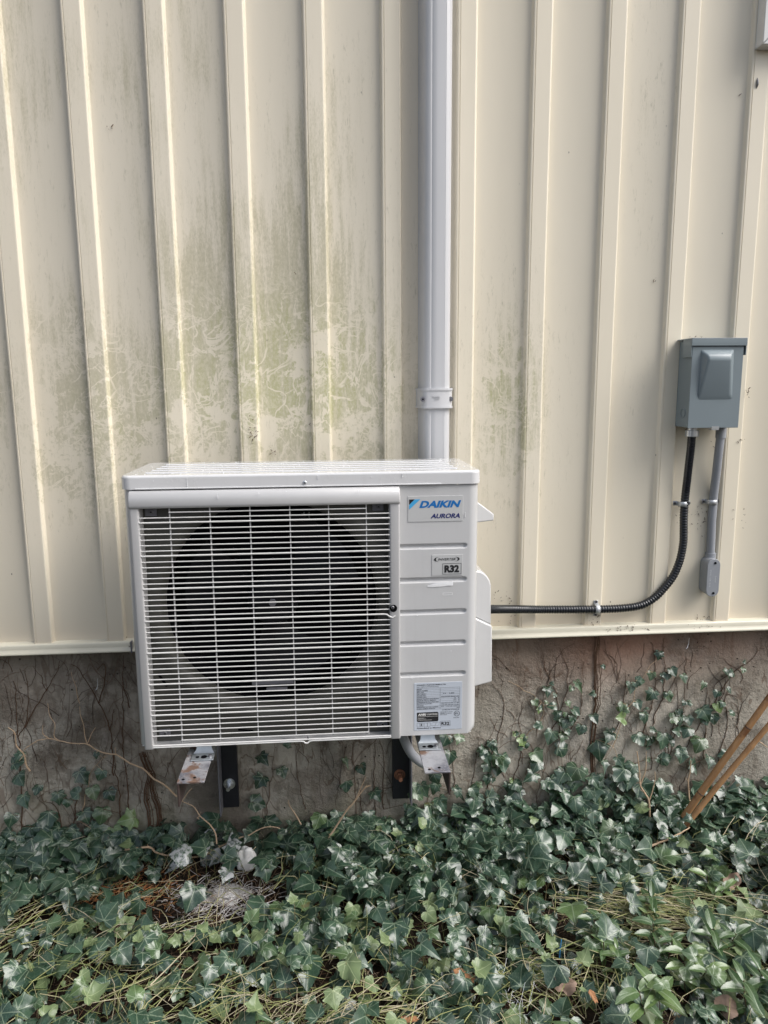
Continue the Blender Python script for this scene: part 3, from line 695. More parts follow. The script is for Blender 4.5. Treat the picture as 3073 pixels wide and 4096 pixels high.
lb = MB(); lb.box(0.6885, 0.7603, -0.0010, 0.0005, 0.3945, 0.4440, 0.0004, 1); ip = lb.build('refrigerant_plate', MAT['lab'], unit, 'silver plate marked INVERTER and R32')
text('INVERTER', 'lettering', MAT['ink'], ip, 0.7025, 0.7440, 0.4305, 0.4362, y1, 0.28, 0.010)
for sgn, cx_ in ((-1, 0.7080), (1, 0.7390)):
    m_ = MB()
    o_, i_ = [], []
    for a in np.linspace(-1.25, 1.25, 14):
        rx, rz = 0.0145, 0.0058
        o_.append((cx_+sgn*rx*math.cos(a)*1.0, 0.4334+rz*math.sin(a))); i_.append((cx_+sgn*(rx-0.0045*math.cos(a))*math.cos(a)*1.0, 0.4334+rz*0.93*math.sin(a)))
    vs = [(x, y1, z) for x, z in o_]+[(x, y1, z) for x, z in i_]; m_.add(vs, [(i, i+1, i+15, i+14) for i in range(13)]); m_.build('oval_mark', MAT['ink'], ip)
def frame_lines(x0, x1, z0, z1, w_, y, m_): 
    for a in ((x0, x1, z0, z0+w_), (x0, x1, z1-w_, z1), (x0, x0+w_, z0+w_, z1-w_), (x1-w_, x1, z0+w_, z1-w_)):
        m_.add([(a[0], y, a[2]), (a[1], y, a[2]), (a[1], y, a[3]), (a[0], y, a[3])], [(0,1,2,3)])
m_ = MB(); frame_lines(0.7135, 0.7575, 0.3975, 0.4235, 0.0009, y1, m_); m_.build('border', MAT['ink'], ip)
text('R32', 'lettering', MAT['ink'], ip, 0.7180, 0.7525, 0.4015, 0.4195, y1, 0, 0.055)
lb = MB(); lb.box(0.6472, 0.7628, -0.0008, 0.0005, 0.0125, 0.1330, 0.0003, 1); rp = lb.build('rating_label', MAT['rat'], unit, 'pale blue rating label crowded with small print')
y1 = -0.0011; x0, x1 = 0.6535, 0.7575; zt_, zb_ = 0.1195, 0.0655
text('DAIKIN INDUSTRIES,LTD.', 'lettering', MAT['ink'], rp, 0.6535, 0.7240, 0.1258, 0.1290, y1, 0.25, 0.03)
L = MB(); frame_lines(x0, x1, zb_, zt_, 0.0004, y1, L); L.add([(0.7095,y1,zb_),(0.7099,y1,zb_),(0.7099,y1,zt_),(0.7095,y1,zt_)], [(0,1,2,3)])
nr = 13
names = ['MODEL','SERIAL NUMBER','MFG. DATE','NET WEIGHT','PROTECTION','POWER SUPPLY','MAXIMUM OVERCURRENT PROTECTIVE DEVICE','MINIMUM CIRCUIT AMPACITY','COMPRESSOR RATED LOAD CURRENT INPUT','MAXIMUM ALLOWABLE','PRESSURE','REFRIGERANT FACTORY CHARGED','GLOBAL WARMING POTENTIAL']
wid = [.011,.026,.016,.022,.021,.024,.052,.046,.052,.036,.015,.051,.044]
rt = [('HEAT PUMP (OUTDOOR SECTION)', x0, x0+0.052, 0.1215, 0.1238, y1)]
vals = {3:[('72   LBS',.028,.012)], 5:[('SINGLE PHASE 208/230V 60Hz',.044,.0)], 6:[('15   A',.012,.0)], 7:[('13.2   A',.014,.0)], 8:[('11.4   A',.014,.0)], 9:[('HIGH SIDE 605 PSIG 4.17 MPa',.044,0)], 10:[('LOW SIDE 400 PSIG 2.76 MPa',.044,0)], 11:[('R32   1.76 LBS  0.80 kg',.044,0)], 12:[('675',.006,0)]}
for i in range(nr):
    z = zt_-(zt_-zb_)*(i+1)/nr
    if i != 9 and i < nr-1: L.add([(x0+.0004,y1,z),(x1-.0004,y1,z),(x1-.0004,y1,z+0.0003),(x0+.0004,y1,z+0.0003)], [(0,1,2,3)])
    rt.append((names[i], x0+0.001, x0+0.001+wid[i], z+0.0010, z+0.0031, y1))
    for b_, w_, sh in vals.get(i, []): rt.append((b_, x1-0.0015-w_-sh, x1-0.0015-sh, z+0.0010, z+0.0031, y1))
L.build('table_lines', MAT['ink'], rp)
rt += [('SUITABLE FOR OUTDOOR USE', 0.7145, 0.7565, 0.0618, 0.0641, y1), ('CONFORMS TO UL STD', 0.7095, 0.740, 0.0565, 0.0583, y1), ('CERTIFIED TO CAN/CSA', 0.7095, 0.738, 0.0530, 0.0548, y1), ('STD C22.2', 0.7095, 0.726, 0.0497, 0.0515, y1),
       ('Intertek', 0.7425, 0.7565, 0.0410, 0.0430, y1), ('Assembled in Mexico', 0.6535, 0.712, 0.0165, 0.0198, y1)]
join_text(rt, 'print', MAT['ink'], rp)
ab = MB(); o_ = []
for a, b in ((0.6545, 0.0585), (0.7035, 0.0585), (0.7058, 0.0560), (0.7058, 0.0370), (0.7035, 0.0345), (0.6560, 0.0345), (0.6538, 0.0370), (0.6538, 0.0560)): o_.append((a, b))
quad('badge', o_[::-1], y1, MAT['ink'], rp, 'black certification badge with white lettering')
bd = rp.children[-1] if False else None
text('AHRI', 'badge_lettering', MAT['white'], rp, 0.6565, 0.6760, 0.0500, 0.0560, -0.0014, 0.1, 0.05)
text('CERTIFIED', 'badge_lettering', MAT['white'], rp, 0.6780, 0.7040, 0.0510, 0.0550, -0.0014, 0, 0.01)
m_ = MB()
for z, xa, xb in ((0.0475, .6555, .7040), (0.0438, .6555, .6710), (0.0415, .6555, .6760), (0.0385, .6555, .690)): m_.add([(xa,-0.0014,z),(xb,-0.0014,z),(xb,-0.0014,z+0.0006),(xa,-0.0014,z+0.0006)], [(0,1,2,3)])
m_.build('badge_rule', MAT['white'], rp)
text('ETL', 'badge_lettering', MAT['ink'], rp, 0.7462, 0.7548, 0.0500, 0.0545, y1, 0, 0.02)
m_ = MB(); vs = []
for r in (0.0070, 0.0060): vs += [(0.7505+r*math.cos(2*PI*i/32), y1, 0.0522+r*math.sin(2*PI*i/32)) for i in range(32)]
m_.add(vs, [(i, (i+1)%32, (i+1)%32+32, i+32) for i in range(32)]); m_.build('round_mark', MAT['ink'], rp)
m_ = MB(); frame_lines(0.7110, 0.7345, 0.0215, 0.0345, 0.0006, y1, m_)
for xa in (0.6540, 0.6715): frame_lines(xa, xa+0.0075, 0.0215, 0.0315, 0.0004, y1, m_); frame_lines(xa+0.0075, xa+0.0150, 0.0220, 0.0320, 0.0004, y1-.0001, m_)
for q in ([(0.688,0.0240),(0.697,0.0225),(0.7005,0.0310),(0.692,0.0320)], [(0.6975,0.0225),(0.706,0.0240),(0.7090,0.0325),(0.701,0.0310)]):
    for i in range(4):
        a, b = q[i], q[(i+1)%4]; d = 0.0004; m_.add([(a[0],y1,a[1]),(b[0],y1,b[1]),(b[0]+d,y1,b[1]+d),(a[0]+d,y1,a[1]+d)], [(0,1,2,3)])
m_.build('pictogram', MAT['ink'], rp)
text('R32', 'badge_lettering', MAT['ink'], rp, 0.7132, 0.7323, 0.0240, 0.0320, y1, 0, 0.035)
text('i', 'badge_lettering', MAT['ink'], rp, 0.6638, 0.6662, 0.0238, 0.0302, y1, 0, 0.04)
# remains of torn tape
m_ = MB()
def strip(pts, wd):
    vs, n_ = [], len(pts)
    for i, (x, z) in enumerate(pts): 
        vs += [(x, -0.0006-0.0012*random.random(), z-wd[i]), (x, -0.0006-0.0016*random.random(), z+wd[i])]
    m_.add(vs, [(2*i, 2*i+2, 2*i+3, 2*i+1) for i in range(n_-1)])
for off in (0, 0.0018, -0.0016):
    strip([(0.678+abs(off), 0.3705+off*.4), (0.690, 0.3715+off), (0.702, 0.3725+off), (0.714, 0.3735+off), (0.726, 0.3745+off), (0.7385, 0.375+off*1.2)], [0.0012, 0.0024, 0.0030, 0.0034, 0.0034, 0.0026])
m_.build('torn_tape', MAT['tape'], unit)
m_ = MB(); frame_lines(0.7145, 0.7375, 0.3475, 0.3530, 0.0007, -0.0010, m_); m_.build('torn_tape', MAT['tape'], unit)

# --- side handle and terminal cover on the right side
def px(x_, y_, Y): 
    p_ = P(x_, y_, Y); return (p_.x-UX, p_.z-UZ)
HX, hz1 = px(1971, 2052, UY+0.11); hzb = px(1971, 2078, UY+0.11)[1]; hz0 = px(1917, 1998, UY+0.08)[1]; hzb0 = px(1917, 2088, UY+0.08)[1]
mb = MB(); ya, yb_ = 0.080, 0.175
mb.add([(UW-0.002, ya-.006, hz0), (UW-0.002, ya-.006, hzb0-.002), (HX, ya+0.012, hz1), (HX, ya+0.012, hzb), (UW-0.002, yb_+.01, hz0), (UW-0.002, yb_+.01, hzb0-.002), (HX, yb_, hz1), (HX, yb_, hzb), (UW+0.012, ya-.001, hz0-0.006), (UW+0.012, yb_+.006, hz0-0.006)],
       [(0,1,3,2,8), (4,9,6,7,5), (0,8,9,4), (8,2,6,9), (2,3,7,6), (1,5,7,3)])
mb.build('side_handle', MAT['unit'], unit, bevel=0.003, fix=True)
def cover(y0, y1_, pts, name):
    # pts: outline in (x,z) right side, from top to bottom, all right of the cabinet side
    mb = MB(); n_ = len(pts)
    inner = [(UW-0.002, z) for x, z in pts]
    vs = [(x if x > UW else UW-0.002, y0+ (0.010 if x > UW+0.01 else 0.0), z) for x, z in pts]+[(x if x > UW else UW-0.002, y1_, z) for x, z in pts]
    mb.add(vs, [tuple(range(n_)), tuple(range(2*n_-1, n_-1, -1))]+[(i, i+n_, (i+1)%n_+n_, (i+1)%n_) for i in range(n_)])
    return mb.build(name, MAT['unit'], unit, bevel=0.0035, fix=True)
Yc = UY+0.10
tops = [(UW-0.004, px(1916, 2284, Yc)[1])]+[px(a, b, Yc) for a, b in ((1928, 2290), (1945, 2301), (1958, 2315), (1967, 2330), (1971, 2350))]
rt_ = px(1971, 2508, Yc); lf = (UW-0.004, px(1916, 2458, Yc)[1])
cover(0.105, 0.230, tops+[rt_, lf], 'terminal_cover')
lowp = [(UW-0.004, lf[1]-0.0005), (rt_[0]+0.0012, rt_[1]-0.0005), (px(1972, 2733, Yc)[0], px(1972, 2733, Yc)[1]), (UW-0.004, px(1917, 2752, Yc)[1])]
cover(0.097, 0.235, lowp, 'valve_cover')

# --- mounting feet of the unit
def foot(xc, lab=None):
    mb = MB(); z1 = 0.0; z0 = -0.026
    mb.box(xc-0.026, xc+0.026, -0.028, 0.020, z0, z0+0.003, 0.0012, 2)
    vs = []
    for (y, z, hw) in ((0.004, z0+0.003, 0.024), (0.010, z0+0.010, 0.018), (0.014, -0.001, 0.016), (0.30, -0.001, 0.016), (0.30, z0, 0.024), (0.010, z0, 0.024)):
        vs += [(xc-hw, y, z), (xc+hw, y, z)]
    mb.add(vs, [(0,1,3,2), (2,3,5,4), (4,5,7,6), (6,7,9,8), (8,9,11,10), (10,11,1,0), (0,2,4,6,8,10), (1,11,9,7,5,3)])
    f = mb.build('mounting_foot', MAT['footm'], unit, fix=True)
    for dx, r in ((-0.012, 0.0045), (0.003, 0.0075)):
        h = MB(); h.cyl((xc+dx, -0.014, z0+0.0030), (0,0,1), r, 0.0004, 16); h.build('bolt_hole', MAT['dark'], f)
    b = MB(); b.cyl((xc+0.017, -0.014, z0+0.003), (0,0,1), 0.0045, 0.005, 6); b.build('bolt', MAT['screw'], f)
    return f
ZARM = UZ-0.027
lt0, lt1 = PZ(707, 3131, ZARM), PZ(817, 3128, ZARM)
rt0, rt1 = PZ(1700, 3090, ZARM), PZ(1803, 3084, ZARM)
foot((lt0.x+lt1.x)/2-UX+0.010); foot((rt0.x+rt1.x)/2-UX-0.004)

# ================================================================== WALL BRACKETS
def bracket(label, tip, wdt, side, ux, back_w, ylow, sidelow, bolt, rusty):
    # tip: front left corner of the top flange; side -1 = web on the left edge, +1 = on the right
    g = thing('wall_bracket', label, 'wall bracket', (ux, FY-0.004, ZARM-0.12), 0, 'steel brackets carrying the heat pump')
    inv = Matrix.Translation(-Vector(g.location))
    t = 0.004; x0, x1 = tip.x, tip.x+wdt; yf = tip.y; yb = FY-0.012
    mb = MB(); mb.box(x0, x1, yf, yb, ZARM-t, ZARM)
    xw = (x0, x0+t) if side < 0 else (x1-t, x1)
    a = mb.build('arm', MAT['arm'], g, 'rust-stained angle iron arm', world=True, bevel=0.0006); mb = MB()
    mb.add([(xw[0], yf, ZARM-t), (xw[1], yf, ZARM-t), (xw[1], yf, ZARM-0.058), (xw[0], yf, ZARM-0.058), (xw[0], yb, ZARM-t), (xw[1], yb, ZARM-t), (xw[1], yb, ZARM-0.064), (xw[0], yb, ZARM-0.064)],
           [(0,1,2,3), (7,6,5,4), (0,3,7,4), (1,5,6,2), (3,2,6,7)])
    mb.build('arm_web', MAT['webm'], a, 'dark rusty downward web of the arm', world=True, bevel=0.0006)
    for hx, hy in (((x0+x1)/2+0.006, yf+0.018), (x0+0.012, yf+0.012)):
        h = MB(); h.cyl((hx, hy, ZARM+0.0001), (0,0,1), 0.0035, 0.0003, 14); h.build('bolt_hole', MAT['dark'], a, world=True)
    mb = MB(); mb.box(ux, ux+back_w, FY-0.020, FY-0.004, ylow, ZARM+0.10)
    up = mb.build('upright', MAT['black'], g, world=True, bevel=0.001)
    xs0 = ux-0.0045 if side < 0 else ux+back_w
    mb = MB(); mb.box(xs0, xs0+0.0044, FY-0.064, FY-0.003, sidelow, ZARM+0.10); mb.build('upright_web', MAT['edge'], up, world=True, bevel=0.001)
    mb = MB(); b = Vector(bolt); m1 = MAT['rust'] if rusty else MAT['zinc']
    mb.cyl((b.x, FY-0.020, b.z), (0,-1,0), 0.017, 0.002, 28); mb.build('washer', m1, up, world=True)
    mb = MB(); mb.cyl((b.x, FY-0.022, b.z), (0,-1,0), 0.0105, 0.009, 6); mb.cyl((b.x, FY-0.031, b.z), (0,-1,0), 0.0058, 0.022, 16); mb.build('anchor_bolt', m1, up, world=True)
    return g
YU = FY-0.02
lux = P(888, 3100, YU).x; lw = P(951, 3100, YU).x-lux
bracket('left steel bracket with a bright clean anchor bolt and pale arm end', lt0, lt1.x-lt0.x, -1, lux, lw, P(920, 3230, YU).z, P(876, 3266, FY-0.06).z, P(918, 3135, YU), False)
rux = P(1571, 3100, YU).x; rw = P(1637, 3100, YU).x-rux
bracket('right steel bracket with a rusty arm end and rusty anchor bolt', rt0, rt1.x-rt0.x, 1, rux, rw, P(1600, 3195, YU).z, P(1641, 3221, FY-0.06).z, P(1599, 3098, YU), True)

# ---- drain hose
hp = [P(1592, 2880, -0.16), P(1613, 2945, -0.16), P(1632, 2990, -0.155), P(1655, 3025, -0.145), P(1690, 3052, -0.125), P(1725, 3062, -0.10), P(1752, 3060, -0.06), P(1765, 3055, -0.01), P(1770, 3050, 0.03)]
mb = MB(); mb.tube(smooth_pts(hp, 8), 0.0128, 16)
tag(mb.build('drain_hose', MAT['hose']), 'grey drain hose curving down beneath the right of the heat pump', 'hose')

# ================================================================== LINE-SET DUCT
YD = PAN-0.062
dl, dr = P(1700, 700, YD), P(1812, 700, YD)
DX0, DX1 = dl.x-0.006, dr.x
duct = thing('pipe_duct', 'tall pale grey plastic duct rising from behind the heat pump', 'pipe duct', ((DX0+DX1)/2, PAN, 0.30))
def duct_prof(g=0.0, seam=True):
    x0, x1, yf, yb = DX0-g, DX1+g, YD-g, PAN
    w_ = x1-x0
    pts = [(x0-0.004, yb), (x0-0.003, yb-0.010), (x0+0.002, yf+0.022), (x0+0.006, yf+0.010), (x0+0.012, yf+0.003), (x0+0.020, yf+0.0005)]
    if seam: pts += [(x0+0.0235, yf+0.0003), (x0+0.0240, yf+0.0006), (x0+0.0248, yf)]
    pts += [(x0+w_*0.5, yf-0.0008)]
    if seam: pts += [(x1-0.0195, yf), (x1-0.0190, yf+0.0009), (x1-0.0182, yf+0.0003)]
    pts += [(x1-0.0120, yf+0.0025), (x1-0.0060, yf+0.008)]
    if seam: pts += [(x1-0.0050, yf+0.010), (x1-0.0048, yf+0.0112), (x1-0.0042, yf+0.0118)]
    pts += [(x1-0.0005, yf+0.022), (x1+0.003, yb-0.010), (x1+0.004, yb)]
    return pts
def sweep(pr, z0, z1, mbx, cap=False):
    n_ = len(pr); mbx.add([(x, y, z) for z in (z0, z1) for x, y in pr], [(i, i+1, i+1+n_, i+n_) for i in range(n_-1)], True)
    if cap:
        mbx.add([(x, y, z0) for x, y in pr], [tuple(range(n_))[::-1]]); mbx.add([(x, y, z1) for x, y in pr], [tuple(range(n_))])
cz0, cz1 = P(1745, 1634, YD-0.004).z, P(1745, 1553, YD-0.004).z
mb = MB(); sweep(duct_prof(), 0.30, ZW, mb); mb.build('duct_cover', MAT['duct'], duct, world=True)
mb = MB(); sweep(duct_prof(0.0055, False), cz0, cz1, mb, True); cb = mb.build('joint_band', MAT['duct'], duct, 'raised joint band round the duct', world=True)
mb = MB(); sweep(duct_prof(0.0072, False), cz0+0.0005, cz0+0.006, mb, True); sweep(duct_prof(0.0072, False), cz1-0.006, cz1-0.0005, mb, True); mb.build('band_rim', MAT['duct'], cb, world=True)
zc_ = (cz0+cz1)/2-0.002
for sx, xx_ in ((-1, P(1692, 1594, YD-.006).x), (1, P(1803, 1589, YD).x)):
    h = MB(); yq = YD-0.0062 if sx < 0 else YD-0.001
    h.cyl((xx_, yq+0.004, zc_), (0,-1,0), 0.0065, 0.0046, 20); h.build('screw_pocket', MAT['edge'], cb, world=True)
    h = MB(); h.cyl((xx_, yq, zc_), (0,-1,0), 0.0026, 0.0010, 14); h.build('screw', MAT['screw'] if sx > 0 else MAT['dark'], cb, world=True)
xm = P(1757, 1590, YD).x
for body, w_, za, zb in (('INABA', 0.018, 0.0035, 0.0090), ('SJ-77', 0.012, -0.0030, 0.0018)):
    o = text(body, 'embossed_lettering', MAT['duct'], cb, xm-w_, xm+w_*0.1, zc_+za, zc_+zb, YD-0.0068, 0.1, 0.01, 0.0006); o.matrix_parent_inverse = parent_world(cb).inverted()

# ================================================================== DISCONNECT BOX
YB = -0.080
def B(x_, y_): return P(x_, y_, YB)
bl, br, tl, tr = B(2755, 1713), B(2957, 1711), B(2766, 1378), B(2972, 1378)
bx0, bx1 = (bl.x+tl.x)/2, (br.x+tr.x)/2; bz0, bz1 = bl.z, B(2766, 1352).z
boxo = thing('disconnect_box', 'blue-grey steel electrical disconnect box with a raised hood on the cream wall', 'electrical box', ((bx0+bx1)/2, 0, bz0))
mb = MB(); mb.box(bx0+0.003, bx1-0.003, YB+0.006, -0.001, bz0+0.0015, bz1-0.004, 0.0015, 2); body = mb.build('enclosure', MAT['box'], boxo, world=True)
mb = MB(); mb.box(bx0, bx1, YB-0.001, YB+0.0055, bz0, bz1-0.022, 0.0012, 2)
door = mb.build('door', MAT['box'], boxo, world=True)
mb = MB(); mb.box(bx0-0.0045, bx1+0.0060, YB-0.006, -0.0005, bz1-0.0035, bz1, 0.0012, 2); mb.box(bx0-0.0045, bx1+0.0060, YB-0.006, YB-0.0035, bz1-0.0205, bz1-0.0030, 0.0008, 1)
mb.box(bx0-0.0045, bx0-0.002, YB-0.0035, YB+0.044, bz1-0.050, bz1-0.003, 0.0008, 1); mb.box(bx1+0.0035, bx1+0.006, YB-0.0035, YB+0.035, bz1-0.045, bz1-0.003, 0.0008, 1)
rc_ = mb.build('rain_cap', MAT['box'], boxo, world=True)
def HB(x_, y_, Y=YB-0.0012): 
    q = P(x_, y_, Y); return (q.x, Y, q.z)
a_, b_, c_, d_ = HB(2805, 1399), HB(2937, 1397), HB(2929, 1597), HB(2792, 1599)
e_, f_ = HB(2838, 1437, YB-0.024), HB(2926, 1437, YB-0.024); g_, h_ = HB(2920, 1578, YB-0.007), HB(2800, 1584, YB-0.004)
e2, f2 = HB(2833, 1420, YB-0.020), HB(2929, 1419, YB-0.020)
mb = MB(); mb.add([a_, b_, c_, d_, e_, f_, g_, h_, e2, f2], [(a_ and 0, 1, 9, 8), (8, 9, 5, 4), (4, 5, 6, 7), (7, 6, 2, 3), (0, 8, 4, 7, 3), (1, 2, 6, 5, 9)], True)
hood = mb.build('raised_hood', MAT['box'], door, world=True, fix=True)
bv = hood.modifiers.new('soft', 'BEVEL'); bv.width = 0.006; bv.segments = 4; bv.limit_method = 'ANGLE'; bv.angle_limit = math.radians(12)
mb = MB(); kx = bx0+0.0028; ky, kz = (YB-0.001)/2-0.004, bz0+0.040
vs = [(kx-dx, ky+r*math.cos(t), kz+r*math.sin(t)) for dx, r in ((0.0002, 0.0135), (0.0012, 0.0130), (0.0012, 0.0120), (0.0002, 0.0115)) for t in np.linspace(0, 2*PI, 25)[:-1]]
mb.add(vs, [(k*24+i, k*24+(i+1)%24, (k+1)*24+(i+1)%24, (k+1)*24+i) for k in range(3) for i in range(24)], True); mb.build('knockout', MAT['box'], body, world=True, fix=True)
hs = B(2858, 1713)
mb = MB(); mb.box(hs.x-0.009, hs.x+0.012, YB-0.0022, YB-0.0012, bz0-0.003, bz0+0.0045); mb.box(hs.x-0.009, hs.x+0.012, YB-0.0022, YB+0.012, bz0-0.0055, bz0-0.0035); mb.build('padlock_hasp', MAT['zinc'], door, world=True)
# connector of the black conduit
cx_, cz_ = P(2768, 1737, -0.040).x, bz0
YCN = -0.040
mb = MB(); mb.cyl((cx_, YCN, cz_+0.002), (0,0,-1), 0.0125, 0.012, 24)
vs = []; NN = 40
mb2 = MB()
for z in (cz_-0.008, cz_-0.0085, cz_-0.0245, cz_-0.025):
    for i in range(NN):
        r = (0.0180 if i % 5 else 0.0168)*(0.95 if z in (cz_-0.008, cz_-0.025) else 1)
        vs.append((cx_+r*math.cos(2*PI*i/NN), YCN+r*math.sin(2*PI*i/NN), z))
mb.add(vs, [(k*NN+i, (k*NN+(i+1)%NN), (k+1)*NN+(i+1)%NN, (k+1)*NN+i) for k in range(3) for i in range(NN)]+[tuple(range(NN)), tuple(3*NN+i for i in range(NN))[::-1]])
mb.build('conduit_connector', MAT['zinc'], boxo, 'shiny conduit connector nut under the box', world=True, fix=True)

# ================================================================== BLACK FLEXIBLE CONDUIT
RF = 0.0110
pp = [(cx_, YCN, cz_-0.018)]+[tuple(P(a, b, Y)) for a, b, Y in ((2764, 1790, -0.036), (2757, 1850, -0.030), (2749, 1920, -0.022), (2741, 1990, -0.014), (2736, 2060, -0.012), (2735, 2120, -0.012), (2733, 2175, -0.012), (2720, 2240, -0.012), (2694, 2303, -0.012), (2652, 2358, -0.012), (2612, 2396, -0.012), (2562, 2422, -0.012), (2490, 2433, -0.012), (2403, 2437, -0.012), (2273, 2438, -0.014), (2150, 2438, -0.022), (2056, 2437, -0.060), (1985, 2437, -0.120), (1950, 2437, -0.170))]
ctr = smooth_pts([Vector(p) for p in pp], 10)
# resample to fine steps for the ribs
dd = [0.0]
for i in range(1, len(ctr)): dd.append(dd[-1]+(ctr[i]-ctr[i-1]).length)
LT = dd[-1]; step = 0.0016; pts, rs = [], []
j = 0
for k in range(int(LT/step)):
    s_ = k*step
    while j < len(dd)-2 and dd[j+1] < s_: j += 1
    t = (s_-dd[j])/max(1e-9, dd[j+1]-dd[j]); pts.append(ctr[j].lerp(ctr[j+1], t))
    smoothtop = max(0.25, min(1, (s_-0.12)/0.10))
    rs.append(RF+0.0009*smoothtop*math.sin(2*PI*s_/0.0078)+0.0002*random.random())
mb = MB(); mb.tube(pts, rs, 14)
tag(mb.build('flexible_conduit', MAT['flex']), 'black ribbed flexible conduit curving from the grey box to the heat pump', 'conduit')

# ================================================================== GREY RIGID CONDUIT + FITTING
YP = 0.002
gc = thing('rigid_conduit', 'grey plastic conduit with an oval access fitting below the electrical box', 'conduit', tuple(P(2842, 2210, YP)))
g0 = P(2885, 1716, -0.022); top = Vector((g0.x, -0.022, bz0+0.002))
gp = [top, Vector((g0.x, -0.022, bz0-0.028)), P(2876, 1800, -0.020), P(2866, 1890, -0.010), P(2857, 1965, -0.001), P(2852, 2030, YP), P(2847, 2100, YP), P(2842, 2225, YP)]
mb = MB(); mb.tube(smooth_pts(gp, 8), 0.0118, 20); mb.build('pipe', MAT['pvc'], gc, world=True)
mb = MB(); mb.tube([top, top-Vector((0,0,0.034))], 0.0140, 20); mb.build('coupling', MAT['pvc'], gc, world=True)
fx0, fx1 = P(2829, 2300, -0.034).x, P(2880, 2300, -0.034).x; fz1, fz0 = P(2855, 2236, -0.034).z, P(2855, 2387, -0.034).z
def stadium(x0, x1, z0, z1, n_=10, ins=0):
    r = (x1-x0)/2; cx = (x0+x1)/2
    return [(cx+r*math.cos(a), z1-r+r*math.sin(a)) for a in np.linspace(0, PI, n_)]+[(cx+r*math.cos(a), z0+r+r*math.sin(a)) for a in np.linspace(PI, 2*PI, n_)]
mb = MB(); mb.prism(stadium(fx0+0.0012, fx1-0.0012, fz0+0.0015, fz1-0.0015), -0.0290, PAN-0.001)
ft = mb.build('access_fitting', MAT['pvc'], gc, world=True, bevel=0.003, fix=True)
mb = MB(); mb.tube([Vector((P(2842,2225,YP).x, YP, fz1+0.010)), Vector((P(2842,2225,YP).x, YP, fz1-0.010))], 0.0150, 20); mb.build('socket', MAT['pvc'], ft, world=True)
mb = MB(); mb.prism(stadium(fx0, fx1, fz0, fz1), -0.0340, -0.0288)
cv = mb.build('cover_plate', MAT['pvc'], ft, world=True, bevel=0.0012, fix=True)
xm = (fx0+fx1)/2
for z in (fz1-0.012, fz0+0.011):
    m1 = MB(); m1.cyl((xm+0.003, -0.0340, z), (0,-1,0), 0.0034, 0.0018, 14); m1.build('screw', MAT['dark'], cv, world=True)
em = bpy.data.materials.get('grey_pvc')
def vtext(body, x, z0, z1, w_, mat):
    o = text(body, 'embossed_lettering', mat, cv, 0, z1-z0, 0, w_, 0)
    for v in o.data.vertices: a, b = v.co.x, v.co.z; v.co = Vector((x+b, -0.0342, z1-a))
    o.matrix_parent_inverse = parent_world(cv).inverted()
MAT['emb'] = plain('raised_pale_lettering', (0.50, 0.52, 0.54), 0.4)
vtext('Scepter', xm+0.004, fz0+0.042, fz0+0.062, 0.005, MAT['emb']); vtext('PVC LB 3/4', xm-0.011, fz0+0.030, fz0+0.080, 0.0035, MAT['emb'])

# ---- straps (each screwed to the wall)
def strap(label, c, axis, span, rad, ybase, lift):
    # axis 'x': band runs across a vertical pipe; 'z': across a horizontal one
    g = thing('conduit_strap', label, 'conduit strap', tuple(c), 0, 'metal straps holding the conduits')
    pr = []
    R1 = rad+0.0016
    half = span/2
    pr = [(-half, 0.0), (-R1-0.0015, 0.0)]+[(-R1*math.cos(a), -R1*math.sin(a)-lift) for a in np.linspace(0, PI, 11)]+[(R1+0.0015, 0.0), (half, 0.0)]
    mb = MB(); wd = 0.0065; th = 0.0014; vs = []
    for u, v in pr:
        lo = 1.0
        for dz in (-wd, -wd*0.35, 0, wd*0.35, wd):
            raise_ = 0.0010 if abs(dz) < wd*0.2 else 0
            q = (c.x+u, ybase+v-0.0012-raise_, c.z+dz) if axis == 'x' else (c.x+dz, ybase+v-0.0012-raise_, c.z+u)
            vs.append(q)
    n_ = 5; mb.add(vs, [(i*n_+j, i*n_+j+1, (i+1)*n_+j+1, (i+1)*n_+j) for i in range(len(pr)-1) for j in range(n_-1)], True)
    o = mb.build('strap_band', MAT['steelstrap'], g, world=True); sd = o.modifiers.new('t', 'SOLIDIFY'); sd.thickness = 0.0014; sd.offset = 0
    for sg in (-1, 1):
        p_ = Vector((c.x+sg*(half-0.004), ybase-0.0020, c.z)) if axis == 'x' else Vector((c.x, ybase-0.0020, c.z+sg*(half-0.004)))
        m1 = MB(); m1.cyl(p_, (0,-1,0), 0.0045, 0.0022, 16); s1 = m1.build('screw', MAT['screw'], g, world=True)
        m1 = MB(); m1.cyl(p_+Vector((0,-0.0022,0)), (0,-1,0), 0.0018, 0.0003, 8); m1.build('screw_slot', MAT['dark'], s1, world=True)
strap('galvanised strap across the black conduit below the box', P(2731, 2014, PAN-0.024), 'x', 0.050, RF, -0.0005, 0.010)
strap('galvanised strap across the grey conduit, beside the black one', P(2845, 2006, PAN-0.012), 'x', 0.050, 0.0118, PAN-0.001-0.004, 0.010)
strap('galvanised strap standing upright over the level run of black conduit', P(2388, 2436, -0.012), 'z', 0.046, RF, -0.0005, 0.010)

